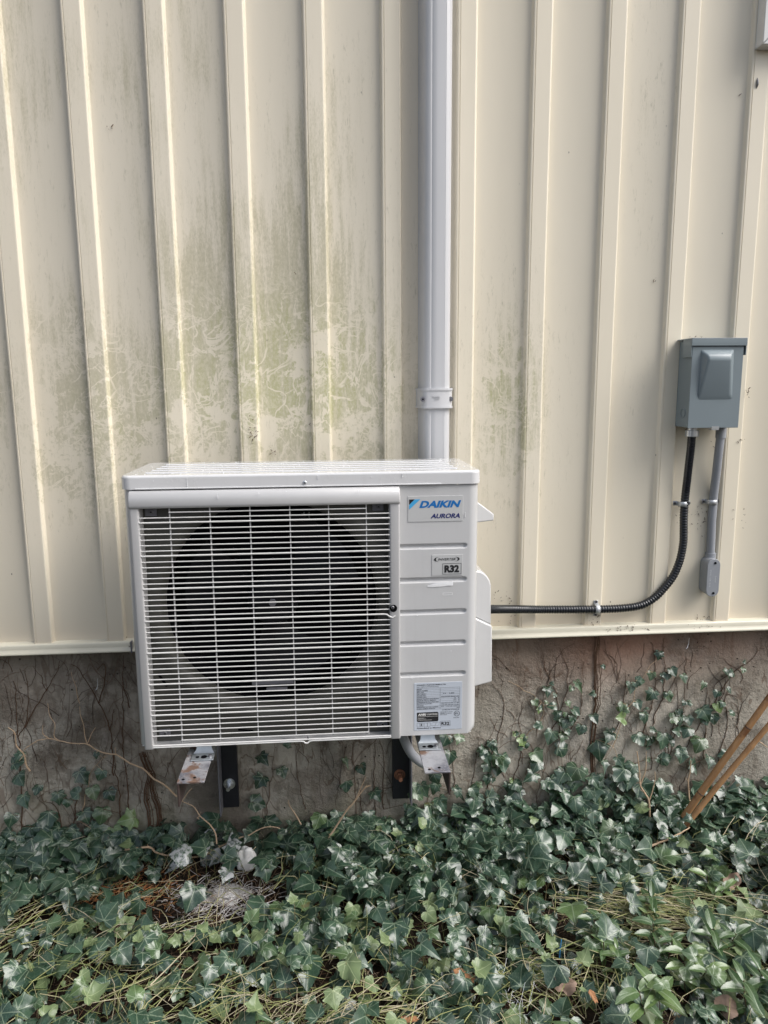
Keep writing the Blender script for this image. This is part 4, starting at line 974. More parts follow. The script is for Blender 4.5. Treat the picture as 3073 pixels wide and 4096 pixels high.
# ================================================================== BAMBOO CANES
def cane(label, pa, pb, ra, rb, nodes):
    a, b = Vector(pa), Vector(pb); g = thing('bamboo_cane', label, 'bamboo cane', tuple(a), 0, 'bamboo canes leaning at the right')
    n_ = 60; pts, rs = [], []
    for i in range(n_+1):
        t = i/n_; p_ = a.lerp(b, t)+Vector((0,0,1))*0.006*math.sin(t*7)*0.4; r = ra+(rb-ra)*t
        for nd in nodes: r += 0.0012*math.exp(-((t-nd)/0.006)**2)
        pts.append(p_); rs.append(r)
    mb = MB(); mb.tube(pts, rs, 12); c_ = mb.build('culm', MAT['bamboo'], g, world=True)
    for nd in nodes:
        i = min(n_-1, int(nd*n_)); d = (b-a).normalized(); q = a.lerp(b, nd)+Vector((0,0,1))*0.006*math.sin(nd*7)*0.4
        m1 = MB(); m1.tube([q-d*0.0016, q, q+d*0.0016], [ra*1.02+(rb-ra)*nd, ra*1.16+(rb-ra)*nd, ra*1.02+(rb-ra)*nd], 12); m1.build('node_ring', MAT['node'], c_, world=True)
pa = P(2735, 3270, -0.10); pb = P(3240, 2560, -0.16)
cane('thicker upper bamboo cane leaning against the concrete at the right', pa, pb, 0.0100, 0.0088, (0.14, 0.525, 0.86))
pa = P(2745, 3300, -0.13); pb = P(3280, 2650, -0.19)
cane('thinner lower bamboo cane crossing under the other at the right', pa, pb, 0.0080, 0.0070, (0.10, 0.50, 0.86))

# ================================================================== LEAVES
half = [(0.0,-0.02),(0.10,-0.12),(0.24,-0.16),(0.40,-0.10),(0.50,-0.02),(0.44,0.08),(0.42,0.17),(0.50,0.27),(0.61,0.40),(0.50,0.45),(0.38,0.51),(0.27,0.63),(0.17,0.78),(0.0,1.0)]
half_b = [(0.0,-0.02),(0.10,-0.10),(0.24,-0.15),(0.38,-0.12),(0.47,0.0),(0.47,0.11),(0.51,0.20),(0.57,0.31),(0.52,0.40),(0.43,0.48),(0.34,0.58),(0.25,0.71),(0.14,0.84),(0.0,0.96)]
half_n = [(0.0,-0.02),(0.07,-0.08),(0.16,-0.12),(0.26,-0.08),(0.32,0.0),(0.29,0.09),(0.27,0.17),(0.33,0.25),(0.40,0.34),(0.32,0.40),(0.22,0.50),(0.17,0.65),(0.10,0.85),(0.0,1.12)]
half_c = [(0.0,-0.02),(0.12,-0.12),(0.28,-0.16),(0.44,-0.12),(0.55,0.02),(0.56,0.14),(0.54,0.26),(0.50,0.38),(0.42,0.50),(0.33,0.62),(0.24,0.73),(0.15,0.83),(0.07,0.91),(0.0,0.97)]
half_v = [(0.0,0.0),(0.06,0.04),(0.12,0.12),(0.165,0.22),(0.19,0.33),(0.20,0.44),(0.195,0.55),(0.175,0.66),(0.145,0.76),(0.11,0.85),(0.075,0.91),(0.04,0.96),(0.02,0.99),(0.0,1.0)]
def leaf_tpl(hf, fold, droop, wav, seed):
    q_ = smooth_pts([Vector((x, y, 0)) for x, y in hf], 2); hf = [(max(0.0, p.x), p.y) for p in q_]; hf[0] = (0.0, hf[0][1]); hf[-1] = (0.0, hf[-1][1])
    r_ = random.Random(seed)
    o_ = [(x, y) for x, y in hf]+[(-x, y) for x, y in hf[-2:0:-1]]
    jit = [(x*(1+0.07*r_.uniform(-1, 1)), y+0.02*r_.uniform(-1, 1)) for x, y in o_]
    vs, uvs = [], []
    c0 = (0.0, 0.22)
    def zf(x, y): return fold*abs(x)-droop*(y-0.25)**2+wav*math.sin(7*x+seed)*math.cos(6*y+seed*2)-0.10*(x*x)
    vs.append((0.0, 0.22, zf(0, 0.22))); uvs.append((0.0, 0.22))
    for t in (0.5, 1.0):
        for (x, y), (ux, uy) in zip(jit, o_):
            X_, Y_ = c0[0]+(x-c0[0])*t, c0[1]+(y-c0[1])*t
            vs.append((X_, Y_, zf(X_, Y_))); uvs.append((c0[0]+(ux-c0[0])*t, c0[1]+(uy-c0[1])*t))
    m_ = len(o_); tr = [(0, 1+i, 1+(i+1)%m_) for i in range(m_)]
    for i in range(m_):
        a, b = 1+i, 1+(i+1)%m_; c, d = a+m_, b+m_; tr += [(a, c, d), (a, d, b)]
    return np.array(vs), np.array(uvs), np.array(tr)
TPL = [leaf_tpl(half, 0.14, 0.45, 0.05, 1), leaf_tpl(half, -0.14, 0.65, 0.07, 2), leaf_tpl(half_b, 0.20, 0.40, 0.06, 3), leaf_tpl(half_b, -0.08, 0.75, 0.07, 4), leaf_tpl(half_c, 0.10, 0.5, 0.05, 5), leaf_tpl(half_b, 0.34, 0.3, 0.05, 6), leaf_tpl(half_n, 0.25, 0.5, 0.04, 9), leaf_tpl(half, 0.30, 0.7, 0.06, 10), leaf_tpl(half_b, 0.05, 0.2, 0.08, 11)]
TPV = [leaf_tpl(half_v, 0.35, 0.25, 0.015, 7), leaf_tpl(half_v, 0.2, 0.45, 0.02, 8)]
def basis(nrm, tip):
    n_ = Vector(nrm).normalized(); t = Vector(tip); t = (t-n_*t.dot(n_)); t = t.normalized() if t.length > 1e-5 else n_.orthogonal().normalized()
    return np.array([t.cross(n_), t, n_])         # rows: x, y(tip), z(normal)
class Leaves:
    def __init__(s): s.v = []; s.u = []; s.f = []; s.t = []; s.k = 0
    def put(s, pos, nrm, tip, size, tint, tpl=None):
        V, U, T = tpl if tpl is not None else TPL[random.randrange(len(TPL))]
        A = basis(nrm, tip); w_ = random.uniform(0.85, 1.15)
        q = (V*np.array([w_, 1, 1.0]))*size @ A+np.array(pos)
        s.v.append(q); s.u.append(np.c_[U, np.zeros(len(U))]); s.f.append(T+s.k); s.t.append(np.tile(np.array([*tint, 1.0]), (len(V), 1))); s.k += len(V)
    def build(s, name, mat, parent=None, world=False, label=None):
        v = np.concatenate(s.v); f = np.concatenate(s.f); u = np.concatenate(s.u); t = np.concatenate(s.t)
        me = bpy.data.meshes.new(name); me.vertices.add(len(v)); me.vertices.foreach_set('co', v.ravel())
        me.loops.add(f.size); me.loops.foreach_set('vertex_index', f.ravel().astype(np.int32)); me.polygons.add(len(f))
        me.polygons.foreach_set('loop_start', np.arange(0, f.size, 3, dtype=np.int32)); me.polygons.foreach_set('loop_total', np.full(len(f), 3, dtype=np.int32))
        me.polygons.foreach_set('use_smooth', np.ones(len(f), dtype=bool)); me.update(); me.validate()
        a = me.attributes.new('luv', 'FLOAT_VECTOR', 'POINT'); a.data.foreach_set('vector', u.astype(np.float32).ravel())
        a = me.attributes.new('tint', 'FLOAT_COLOR', 'POINT'); a.data.foreach_set('color', t.astype(np.float32).ravel())
        return link(name, me, mat, parent, label, None, world)
class Sticks:                                   # many thin 3-sided stems with a colour each
    def __init__(s): s.v = []; s.f = []; s.c = []
    def put(s, pts, r, col):
        k = len(s.v); n_ = len(pts); pts = [Vector(p) for p in pts]; d = (pts[-1]-pts[0]); a = d.cross(Vector((0.3,0.2,1))); a = a.normalized() if a.length > 1e-6 else Vector((1,0,0)); b = d.normalized().cross(a)
        for i, p in enumerate(pts):
            rr = r*(1-0.5*i/(n_-1))
            for j in range(3): an = 2*PI*j/3; s.v.append(p+a*(rr*math.cos(an))+b*(rr*math.sin(an)))
        for i in range(n_-1):
            for j in range(3): s.f.append((k+i*3+j, k+i*3+(j+1)%3, k+(i+1)*3+(j+1)%3, k+(i+1)*3+j))
        s.c += [(*col, 1.0)]*(3*n_)
    def build(s, name, mat):
        me = bpy.data.meshes.new(name); me.from_pydata([tuple(v) for v in s.v], [], s.f); me.polygons.foreach_set('use_smooth', [True]*len(s.f))
        a = me.attributes.new('tint', 'FLOAT_COLOR', 'POINT'); a.data.foreach_set('color', np.array(s.c, dtype=np.float32).ravel()); return link(name, me, mat)

def tint(young=0.06, dust=0.0):
    return (random.random(), random.random()*0.55 if random.random() < young else 0.0, dust)

# ================================================================== CLIMBING VINES
A3 = lambda pts: [(1900+x*.7066, 2400+y*.7066) for x, y in pts]
A1 = lambda pts: [(x*.6024, 2500+y*.6024) for x, y in pts]
A2 = lambda pts: [(1000+x*.6024, 2900+y*.6024) for x, y in pts]
VG = 'ivy vines climbing the concrete wall'
vines = [  # (points, radius, label)
 (A3([(75,1060),(85,900),(120,810),(160,650),(155,545),(100,475)]), .0020, 'thin ivy vine just right of the heat pump cover, hooking left at its tip'),
 (A3([(20,890),(65,820),(130,680)]), .0015, 'short slanting ivy stem close beside the right edge of the heat pump'),
 (A3([(215,1060),(235,960),(270,820),(250,700),(272,575)]), .0020, 'short dark ivy vine with a knobbly straight top, under the conduit'),
 (A3([(270,820),(300,760),(370,690),(390,600),(340,545),(270,505),(195,458)]), .0021, 'pale ivy stem bending back up to the left toward the heat pump'),
 (A3([(430,740),(470,670),(510,560),(528,400),(500,340),(485,270)]), .0021, 'tall ivy vine with a pale forked tip below the upright strap'),
 (A3([(480,780),(470,560),(410,420),(380,310)]), .0020, 'brown ivy vine leaning left, left of the one with the pale forked tip'),
 (A3([(520,770),(570,690),(605,580),(612,350)]), .0022, 'ivy vine with green leaves ending straight up, left of the root-like strand'),
 (A3([(670,1000),(665,740),(690,560),(685,370),(690,200)]), .0055, 'thick root-like ivy strand running up the wall to the trim'),
 (A3([(790,760),(830,650),(850,540),(855,410)]), .0019, 'slim ivy vine with a straight tip, right of the thick root-like strand'),
 (A3([(780,830),(850,640),(900,570),(905,500),(950,440),(980,385),(1020,340)]), .0021, 'pale zigzag ivy vine standing off the wall with small grey leaves'),
 (A3([(950,760),(990,640),(1020,500),(1020,380),(1010,270),(1000,240)]), .0022, 'ivy vine with pairs of pale leaves, right of the zigzag one'),
 (A3([(1015,700),(1025,640),(1060,560),(1075,420),(1070,330),(1068,215)]), .0023, 'leafless ivy vine crossing the reddish stain up to the trim'),
 (A3([(1095,900),(1100,800),(1130,690),(1150,600),(1145,460)]), .0019, 'left one of two parallel ivy vines in the middle of the right wall'),
 (A3([(1105,900),(1130,780),(1175,640),(1185,540),(1200,410)]), .0020, 'right one of two parallel ivy vines in the middle of the right wall'),
 (A3([(1180,860),(1220,790),(1280,700),(1305,600),(1310,500),(1290,460)]), .0019, 'ivy vine curling left at a small green leaf, left of the longest vine'),
 (A3([(1300,900),(1300,780),(1320,680),(1360,580),(1430,460),(1480,400),(1560,345),(1600,290),(1590,260)]), .0022, 'longest ivy vine, sweeping up to the right above the bamboo canes'),
 (A3([(1380,950),(1390,840),(1430,720),(1430,630),(1415,560),(1430,520)]), .0019, 'ivy vine with a pale forked top just left of the bamboo canes'),
 (A3([(1000,960),(1000,830),(960,700)]), .0016, 'short ivy shoot among leaves under the zigzag vine'),
 (A2([(105,650),(130,430),(150,300),(162,120)]), .0018, 'bare wavy ivy vine on the pale concrete right of the left bracket'),
 (A2([(370,560),(350,480),(330,400),(315,300),(310,200),(335,130)]), .0018, 'bare ivy vine alone on the middle of the pale concrete below the grille'),
 (A2([(700,640),(705,480),(690,300),(680,200),(690,100)]), .0018, 'ivy vine with two small leaves on its left, below the grille corner'),
 (A2([(740,570),(730,480),(745,380),(765,340)]), .0015, 'short reddish ivy stem between the two longer vines left of the right bracket'),
 (A2([(835,650),(830,500),(820,330),(830,200),(840,90)]), .0020, 'straight ivy vine in the root-marked strip left of the right bracket'),
 (A2([(880,560),(885,450),(890,250),(860,100)]), .0022, 'dark ivy vine running next to the left edge of the right bracket'),
 (A2([(1330,440),(1360,380),(1345,250),(1330,130)]), .0018, 'ivy vine close to the right side of the rusty bracket arm'),
 (A2([(1490,480),(1480,380),(1500,250),(1520,80)]), .0018, 'ivy vine below the lower right corner of the heat pump'),
 (A2([(1560,470),(1585,380),(1590,240),(1620,160),(1655,80)]), .0018, 'ivy vine leaning right, beyond the lower right corner of the heat pump'),
 (A1([(130,1400),(150,1200),(130,900),(120,700),(110,550),(95,370)]), .0032, 'thick leftmost ivy vine climbing near the left edge of the picture'),
 (A1([(130,740),(180,600),(185,400),(165,300)]), .0022, 'ivy vine forking right off the thick leftmost one'),
 (A1([(160,680),(230,560),(300,440),(370,330),(400,240)]), .0026, 'ivy vine slanting up to the right toward the siding trim at the left'),
 (A1([(310,440),(290,400),(265,340),(215,270)]), .0016, 'short ivy shoot leaning left off the slanting vine under the trim'),
 (A1([(440,1450),(400,1300),(370,1200),(290,1170)]), .0024, 'low crooked ivy stem among the leaves at the lower left'),
 (A1([(530,1300),(570,1140),(610,980),(640,920),(710,870)]), .0022, 'dark ivy stem arching right below the pale dry branch'),
 (A1([(480,1400),(500,1220),(540,1080),(545,1000)]), .0028, 'stout ivy vine with one green leaf at its top, lower left'),
 (A1([(760,1000),(745,850),(740,700),(750,560)]), .0030, 'straight stubby ivy vine at the crossing with the pale dry branch'),
 (A1([(735,700),(720,655),(660,520),(600,420),(530,300),(480,260)]), .0026, 'long ivy vine slanting up to the left under the siding trim'),
 (A1([(660,520),(690,380),(700,260),(640,300)]), .0024, 'hooked ivy branch rising from the long left-slanting vine'),
 (A1([(800,1330),(790,1100),(770,950),(750,850)]), .0026, 'ivy vine low on the wall below the stubby straight one'),
 (A1([(860,1260),(850,1100),(830,950),(815,800),(820,640),(815,500),(820,300),(820,200)]), .0028, 'long straight ivy vine left of the heat pump, up to the trim'),
 (A1([(860,550),(830,450),(810,380)]), .0024, 'short dark ivy fork beside the left edge of the heat pump'),
 (A1([(530,520),(500,400),(480,310)]), .0020, 'short ivy tip above the upright prong of the pale dry branch'),
 (A1([(1040,1450),(1060,1250),(1030,1100),(1000,950),(960,840)]), .0040, 'bundle of reddish roots below the lower left corner of the heat pump'),
 (A1([(1000,1400),(985,1200),(990,1000),(945,850)]), .0050, 'thick grey root strand just left of the reddish root bundle'),
]
leafpts = [(x, y, s) for x, y, s in
  [(*A3([(a, b)])[0], s) for a, b, s in ((585,480,.034),(885,490,.032),(920,590,.028),(835,600,.026),(1000,535,.034),(965,660,.034),(570,630,.026),(440,600,.026),(520,690,.034),(600,730,.030),(930,785,.036),(1065,790,.044),(1275,810,.046),(1205,740,.036),(1145,745,.026),(1300,640,.040),(1425,410,.030),(1520,395,.018),(1185,440,.026),(1295,480,.024),(1130,670,.030),(360,710,.026),(700,830,.060),(430,770,.042),(500,840,.050),(160,915,.050),(350,880,.038),(350,930,.040),(760,765,.040),(1000,425,.026),(1370,530,.022),(1170,880,.036),(1240,940,.038),(1330,910,.036),(890,950,.040),(1010,735,.026),(500,1010,.024),(565,1035,.042),(690,1025,.046),(780,1020,.036),(870,1010,.050),(820,910,.034),(735,930,.036),(500,770,.028),(545,500,.018),(1440,510,.020),(670,530,.018),(1165,635,.022))]+
  [(*A1([(a, b)])[0], s) for a, b, s in ((130,1020,.036),(165,1160,.040),(75,1290,.036),(320,1290,.055),(180,1370,.042),(545,1005,.044),(670,990,.030),(620,1110,.036),(565,1265,.036),(680,1260,.044),(640,1350,.046),(760,1385,.046),(130,865,.030),(110,915,.034),(500,1115,.030),(730,1120,.034),(390,1140,.034),(40,1410,.050),(230,1350,.048),(300,1460,.060),(505,1420,.046),(690,1400,.040),(640,860,.018),(250,1090,.028),(450,1180,.022))]+
  [(*A2([(a, b)])[0], s) for a, b, s in ((85,220,.036),(70,370,.038),(215,310,.030),(45,520,.048),(635,240,.030),(640,400,.032),(835,460,.034),(740,290,.030),(1100,440,.050),(1150,425,.040),(1230,350,.034),(1380,440,.040),(1325,210,.040),(1300,95,.034),(1510,400,.034),(1640,230,.036),(1610,480,.040),(1230,415,.034),(250,130,.022),(1390,85,.030),(1225,560,.056),(1040,540,.018))]]
bright = {(A1([(760,1385)])[0]), (A1([(860,1290)])[0])}
leafpts.append((*A1([(860,1290)])[0], .048))
vw = []
for pts, r, lab in vines:
    q = []
    for i, (x, y) in enumerate(pts):
        p_ = P(x, y, FY); yy = wall_y(p_.x, p_.z)-r*0.8-(0.02 if 'standing off' in lab else 0.0); p_ = P(x, y, yy); q.append(p_)
    vw.append(q)
own = {i: [] for i in range(len(vines))}
for i in range(18):
    for _ in range(random.choice((3, 4, 5, 6))):
        j = random.uniform(0, 0.75)*(len(vw[i])-1); a = vw[i][int(j)].lerp(vw[i][min(len(vw[i])-1, int(j)+1)], j % 1)
        own[i].append((a+Vector((random.uniform(-.022, .022), -0.012, random.uniform(-.01, .01))), random.choice((.014, .018, .024, .030))*(1.15-0.5*j/len(vw[i])), random.random() < .12))
for x, y, s in leafpts:
    p_ = P(x, y, FY-0.02); best = min(range(len(vines)), key=lambda i: min((p_-a.lerp(b, t)).length for a, b in zip(vw[i][:-1], vw[i][1:]) for t in (0, .5, 1))+(0.03 if 'root' in vines[i][2] else 0))
    own[best].append((p_, s, (x, y) in bright))
for i, (pts, r, lab) in enumerate(vines):
    q = smooth_pts(vw[i], 6)
    r *= 0.62 if r < 0.0035 else 1.0
    base = q[0]; g = thing('ivy_vine', lab, 'ivy vine', tuple(base), 0, VG)
    wob = [p_+Vector((mnoise.noise(p_*30)*0.007+mnoise.noise(p_*90)*0.002, 0, 0)) for p_ in q]
    for p_ in wob: p_.y = min(p_.y, wall_y(p_.x, p_.z)-r*0.5)
    mb = MB()
    if r < 0.0035: mb.tube(wob, [r*(1-0.6*j/len(wob)) for j in range(len(wob))], 7)
    else:
        for s_ in range(4 if 'root' in lab else 2):
            off = [p_+Vector((0.006*mnoise.noise(p_*14+Vector((s_*9, 0, 0)))+(s_-1.5)*0.004, -0.001*s_, 0)) for p_ in wob]
            mb.tube(off, [0.0024*(1-0.5*j/len(wob))*(1.0-0.15*s_) for j in range(len(wob))], 6)
    for j in range(2, len(wob)-1, 5):             # stubs and rootlets
        d = Vector((random.choice((-1, 1))*random.uniform(0.003, 0.010), -0.001, random.uniform(0.002, 0.010))); mb.tube([wob[j], wob[j]+d*0.6, wob[j]+d], [r*0.45, r*0.35, r*0.2], 5)
    L_ = Leaves() if own[i] else None
    for p_, s, br_ in own[i]:
        near = min(wob, key=lambda a: (a-p_).length)
        nrm = Vector((random.uniform(-.5, .6), -1.0, random.uniform(0.35, 1.2))); tip = Vector((random.uniform(-.8, .8), -0.3, -1.0)) if random.random() < .75 else Vector((random.choice((-1, 1)), -.2, random.uniform(-.2, .4)))
        T_ = tip-nrm.normalized()*tip.dot(nrm.normalized()); T_.normalize()
        pos = p_-T_*s*0.35
        L_.put(pos, nrm, tip, s*1.08, (random.random(), 0.9 if br_ else (0.25 if random.random() < .15 else 0), 0.0))
        mb.tube([near, (near+pos)/2+Vector((0, -0.004, 0.004)), pos], 0.0007, 5)
    mb.build('stem', MAT['twig'] if 'pale' in lab.split('vine')[0] and 'strip' not in lab else MAT['vine'], g, world=True)
    if L_: L_.build('leaves', MAT['ivy'], g, world=True)

rt_mb = Sticks()
for _ in range(330):
    zone = random.choice(((-60, 760), (-60, 760), (1150, 1720), (1960, 2980), (1960, 2980)))
    sx = random.uniform(*zone); sy = random.uniform(2650, 3420); p_ = P(sx, sy, FY); x, z = p_.x, p_.z
    if z < GZ+0.03: continue
    L0 = random.uniform(.03, .16); a = random.gauss(PI/2, .35); pts = []
    for i in range(9):
        yy = wall_y(x, z)-0.0008; pts.append((x, yy, z)); a += random.gauss(0, .28); x += math.cos(a)*L0/8; z += math.sin(a)*L0/8
        if z > -0.012: break
    if len(pts) > 3: rt_mb.put(pts, random.uniform(.0005, .0012), random.choice(((0.10,0.055,0.035), (0.14,0.08,0.05), (0.06,0.035,0.025), (0.20,0.13,0.09))))
tag(rt_mb.build('rootlets', MAT['straw']), 'fine brown rootlets clinging all over the concrete wall', 'rootlets', kind='stuff')

# ---- pale dead branches
def branch(label, main, subs, r, Y0=-0.02, Y1=None):
    Y1 = Y0 if Y1 is None else Y1
    n_ = len(main); g = None
    def conv(pts, ya, yb): return [P(x, y, ya+(yb-ya)*i/max(1, len(pts)-1)) for i, (x, y) in enumerate(pts)]
    mw = conv(main, Y0, Y1); mb = MB(); q = smooth_pts(mw, 6); q = [p_+Vector((0, 0, 0.002*mnoise.noise(p_*60))) for p_ in q]
    mb.tube(q, [r*(1-0.55*i/len(q)) for i in range(len(q))], 7)
    for sb in subs:
        a = conv(sb, Y0, Y0); near = min(q, key=lambda p_: (p_-a[0]).length); a = [P(x, y, near.y) for x, y in sb]; a[0] = near; qq = smooth_pts(a, 5); mb.tube(qq, [r*0.62*(1-0.6*i/len(qq)) for i in range(len(qq))], 6)
    for i in range(3, len(q)-2, 4):
        d = Vector((random.uniform(-.006, .006), random.uniform(-.004, .002), random.uniform(-.004, .009))); mb.tube([q[i], q[i]+d], [r*0.4, r*0.15], 5)
    o = mb.build('dry_branch', MAT['twig']); tag(o, label, 'dry branch', 'pale dry branches round the wall foot')
branch('long pale dry branch arching from the left edge to the left bracket', A1([(1175,1140),(1090,1060),(1020,1020),(950,955),(860,915),(780,865),(720,855),(660,840),(580,795),(480,785),(380,765),(300,755),(220,785),(160,830)]),
       [A1([(380,765),(360,740),(365,660),(330,600),(318,520)]), A1([(580,795),(565,740),(555,660),(535,600),(530,540)]), A1([(300,755),(285,720),(285,665)]), A1([(770,860),(765,810)]), A1([(580,770),(610,720),(635,680)]), A1([(1000,1010),(1030,1030)])], 0.0025, -0.055, -0.03)
branch('short forked dry branch at the far left above the leaves', A1([(200,970),(175,930),(160,860),(110,800),(100,720),(55,680)]), [A1([(160,860),(130,900)])], 0.0028, -0.03)
branch('dry branch hanging down from the tip of the left bracket', A1([(1440,1450),(1430,1380),(1390,1320),(1330,1270),(1290,1210),(1210,1170)]), [A1([(1210,1170),(1250,1110),(1275,1085)]), A1([(1330,1270),(1310,1280),(1325,1290)])], 0.0022, -0.10)
branch('pale dry branch lying level across the wall foot left of centre', [(a*.6024, 3200+b*.6024) for a, b in ((830,330),(920,320),(1000,315),(1040,350),(1140,370),(1180,380),(1330,375),(1400,345),(1480,300),(1580,255),(1660,230))]+A2([(70,690),(140,675),(200,690)]), [], 0.0030, -0.06)
branch('dry branch rising to the right in front of the middle vines', A2([(440,870),(520,750),(570,680),(640,570),(700,500),(760,420),(800,400)]), [A2([(700,500),(720,455),(770,345)])], 0.0034, -0.07)
branch('small dry twig curving up below the middle of the grille', A2([(340,660),(300,590),(265,540),(255,500)]), [], 0.0022, -0.05)
R7 = lambda pts: [(2500+x*.3617, 2500+y*.3617) for x, y in pts]
branch('upright forked pale twig in front of the leaves right of centre', R7([(275,2140),(265,1950),(215,1850),(170,1770),(160,1620),(135,1400)]), [R7([(265,1950),(300,1850),(335,1700),(330,1620)]), R7([(210,1760),(230,1600),(235,1400)]), R7([(215,1850),(170,1820)])], 0.0032, -0.07)
branch('brown twig standing just left of the bamboo cane feet', R7([(715,1960),(700,1740),(720,1620),(730,1500)]), [R7([(700,1740),(670,1690)])], 0.0028, -0.06)
R5 = lambda pts: [(2000+x*.6464, 3200+y*.6464) for x, y in pts]
branch('pale peeled stick lying on the leaves below the bamboo canes', R5([(890,305),(960,275),(1050,240),(1120,205),(1175,170)]), [], 0.0034, -0.20, -0.16)
branch('dark dry tendril at the right edge above the bamboo canes', R7([(1440,1250),(1530,1320),(1600,1370)]), [], 0.0022, -0.03)

# ================================================================== IVY GROUND COVER (nobody could count it)
def topline(x):
    xs_ = [0, 370, 470, 560, 640, 860, 1000, 1150, 1300, 1600, 1850, 2200, 2600, 2800, 2960, 3073]
    ys_ = [3330, 3280, 3320, 3420, 3500, 3500, 3440, 3300, 3240, 3260, 3130, 3060, 3080, 3180, 3180, 3170]
    return np.interp(x, xs_, ys_)
ivy = Leaves(); stems = Sticks()
def allowed(pxl, pyl):
    # thin spots in the cover: brown litter area lower left, straw area lower right
    d = 1.0
    for cx, cy, sx, sy, k in ((580, 3560, 330, 110, 0.80), (900, 3600, 230, 110, 0.85), (2650, 3650, 260, 110, 0.62), (2330, 3430, 150, 60, .4), (900, 3480, 300, 60, 0.5), (1150, 3560, 260, 60, .55), (150, 3720, 200, 90, 0.5), (400, 3950, 300, 120, 0.45), (950, 4000, 300, 100, 0.4), (1500, 4020, 300, 100, 0.45), (2300, 3950, 250, 90, 0.4)):
        d -= k*math.exp(-((pxl-cx)/sx)**2-((pyl-cy)/sy)**2)
    return max(0.04, d)
def proj(p_):
    q = (np.array(p_)-CAM) @ RM; return IW/2+F*q[0]/q[1], IH/2-F*q[2]/q[1]
cnt = 0; tries = 0
while cnt < 4200 and tries < 80000:
    tries += 1
    x = random.uniform(-1.55, 1.45); y = 0.02-random.random()**1.0*1.02
    h = random.random()**1.3*0.105+0.012
    p_ = Vector((x, y, ground_h(x, y)+h)); px_, py_ = proj(p_)
    if py_ > 4350: 
        if random.random() > 0.45: continue
    if abs(px_-985) < 42 and -75 < py_-3440 < 60: continue
    if random.random() > allowed(px_, py_): continue
    dens = (0.60 if y > -0.30 else 0.40) if y < -0.12 else 1.0
    if random.random() > dens: continue
    s = random.choice((0.018, 0.026, 0.034, 0.040, 0.046, 0.054, 0.064))*random.uniform(0.85, 1.1)*(1.12 if y < -.3 else 1.0)
    nrm = Vector((random.gauss(0, .42), random.gauss(-0.42, .35), 1.0)); tip = Vector((random.gauss(0, 1), random.gauss(-.4, 1), -.2))
    if random.random() < (0.20 if y < -0.3 else 0.03): nrm = -nrm
    if y < -.3 and random.random() < .5 and s > .055: s *= .75
    dust = 0.7 if ((px_-870)/120)**2+((py_-3440)/110)**2 < 1 and random.random() < .6 else 0
    if nrm.z < 0: s *= .8
    ivy.put(p_, nrm, tip, s*(.92 if y < -.3 else 1), tint(((0.34 if x > 0.1 else 0.22) if y < -.36 else 0.12) if y < -.22 else .04, dust)); cnt += 1
    if random.random() < 0.5:
        b = Vector((x+random.uniform(-.04, .04), y+random.uniform(-.04, .04), ground_h(x, y)+0.002)); stems.put([b, (b+p_)/2+Vector((random.uniform(-.01, .01), random.uniform(-.01, .01), 0.008)), p_], 0.0010, random.choice(((0.17,0.19,0.07), (0.22,0.17,0.08), (0.12,0.15,0.06))))
# leaves crowding the wall foot, up to the outline of the mass
for _ in range(1750):
    px_ = random.uniform(-250, 3300); tl_ = topline(px_); u = random.random()
    py_ = tl_+u*(3560-tl_); Y = FY-0.012-random.random()*0.055*(0.4+u)
    if random.random() > (0.35+0.65*u**0.8): continue
    if abs(px_-985) < 42 and -75 < py_-3440 < 60: continue
    if random.random() > allowed(px_, py_)*1.1: continue
    p_ = P(px_, py_, Y)
    if p_.z < GZ: continue
    s = random.choice((0.026, 0.034, 0.040, 0.048, 0.056))*random.uniform(0.85, 1.1)
    nrm = Vector((random.gauss(0.05, .35), -1.0, random.uniform(0.2, 1.5))); tip = Vector((random.gauss(0, .6), -.5, -1.0))
    dust = 0.75 if ((px_-900)/130)**2+((py_-3430)/120)**2 < 1 and random.random() < .6 else 0
    ivy.put(p_, nrm, tip, s, tint(0.03, dust))
tag(ivy.build('ivy_ground_cover', MAT['ivy']), 'dense dark green ivy leaves carpeting the ground and wall foot', 'ground cover', kind='stuff')

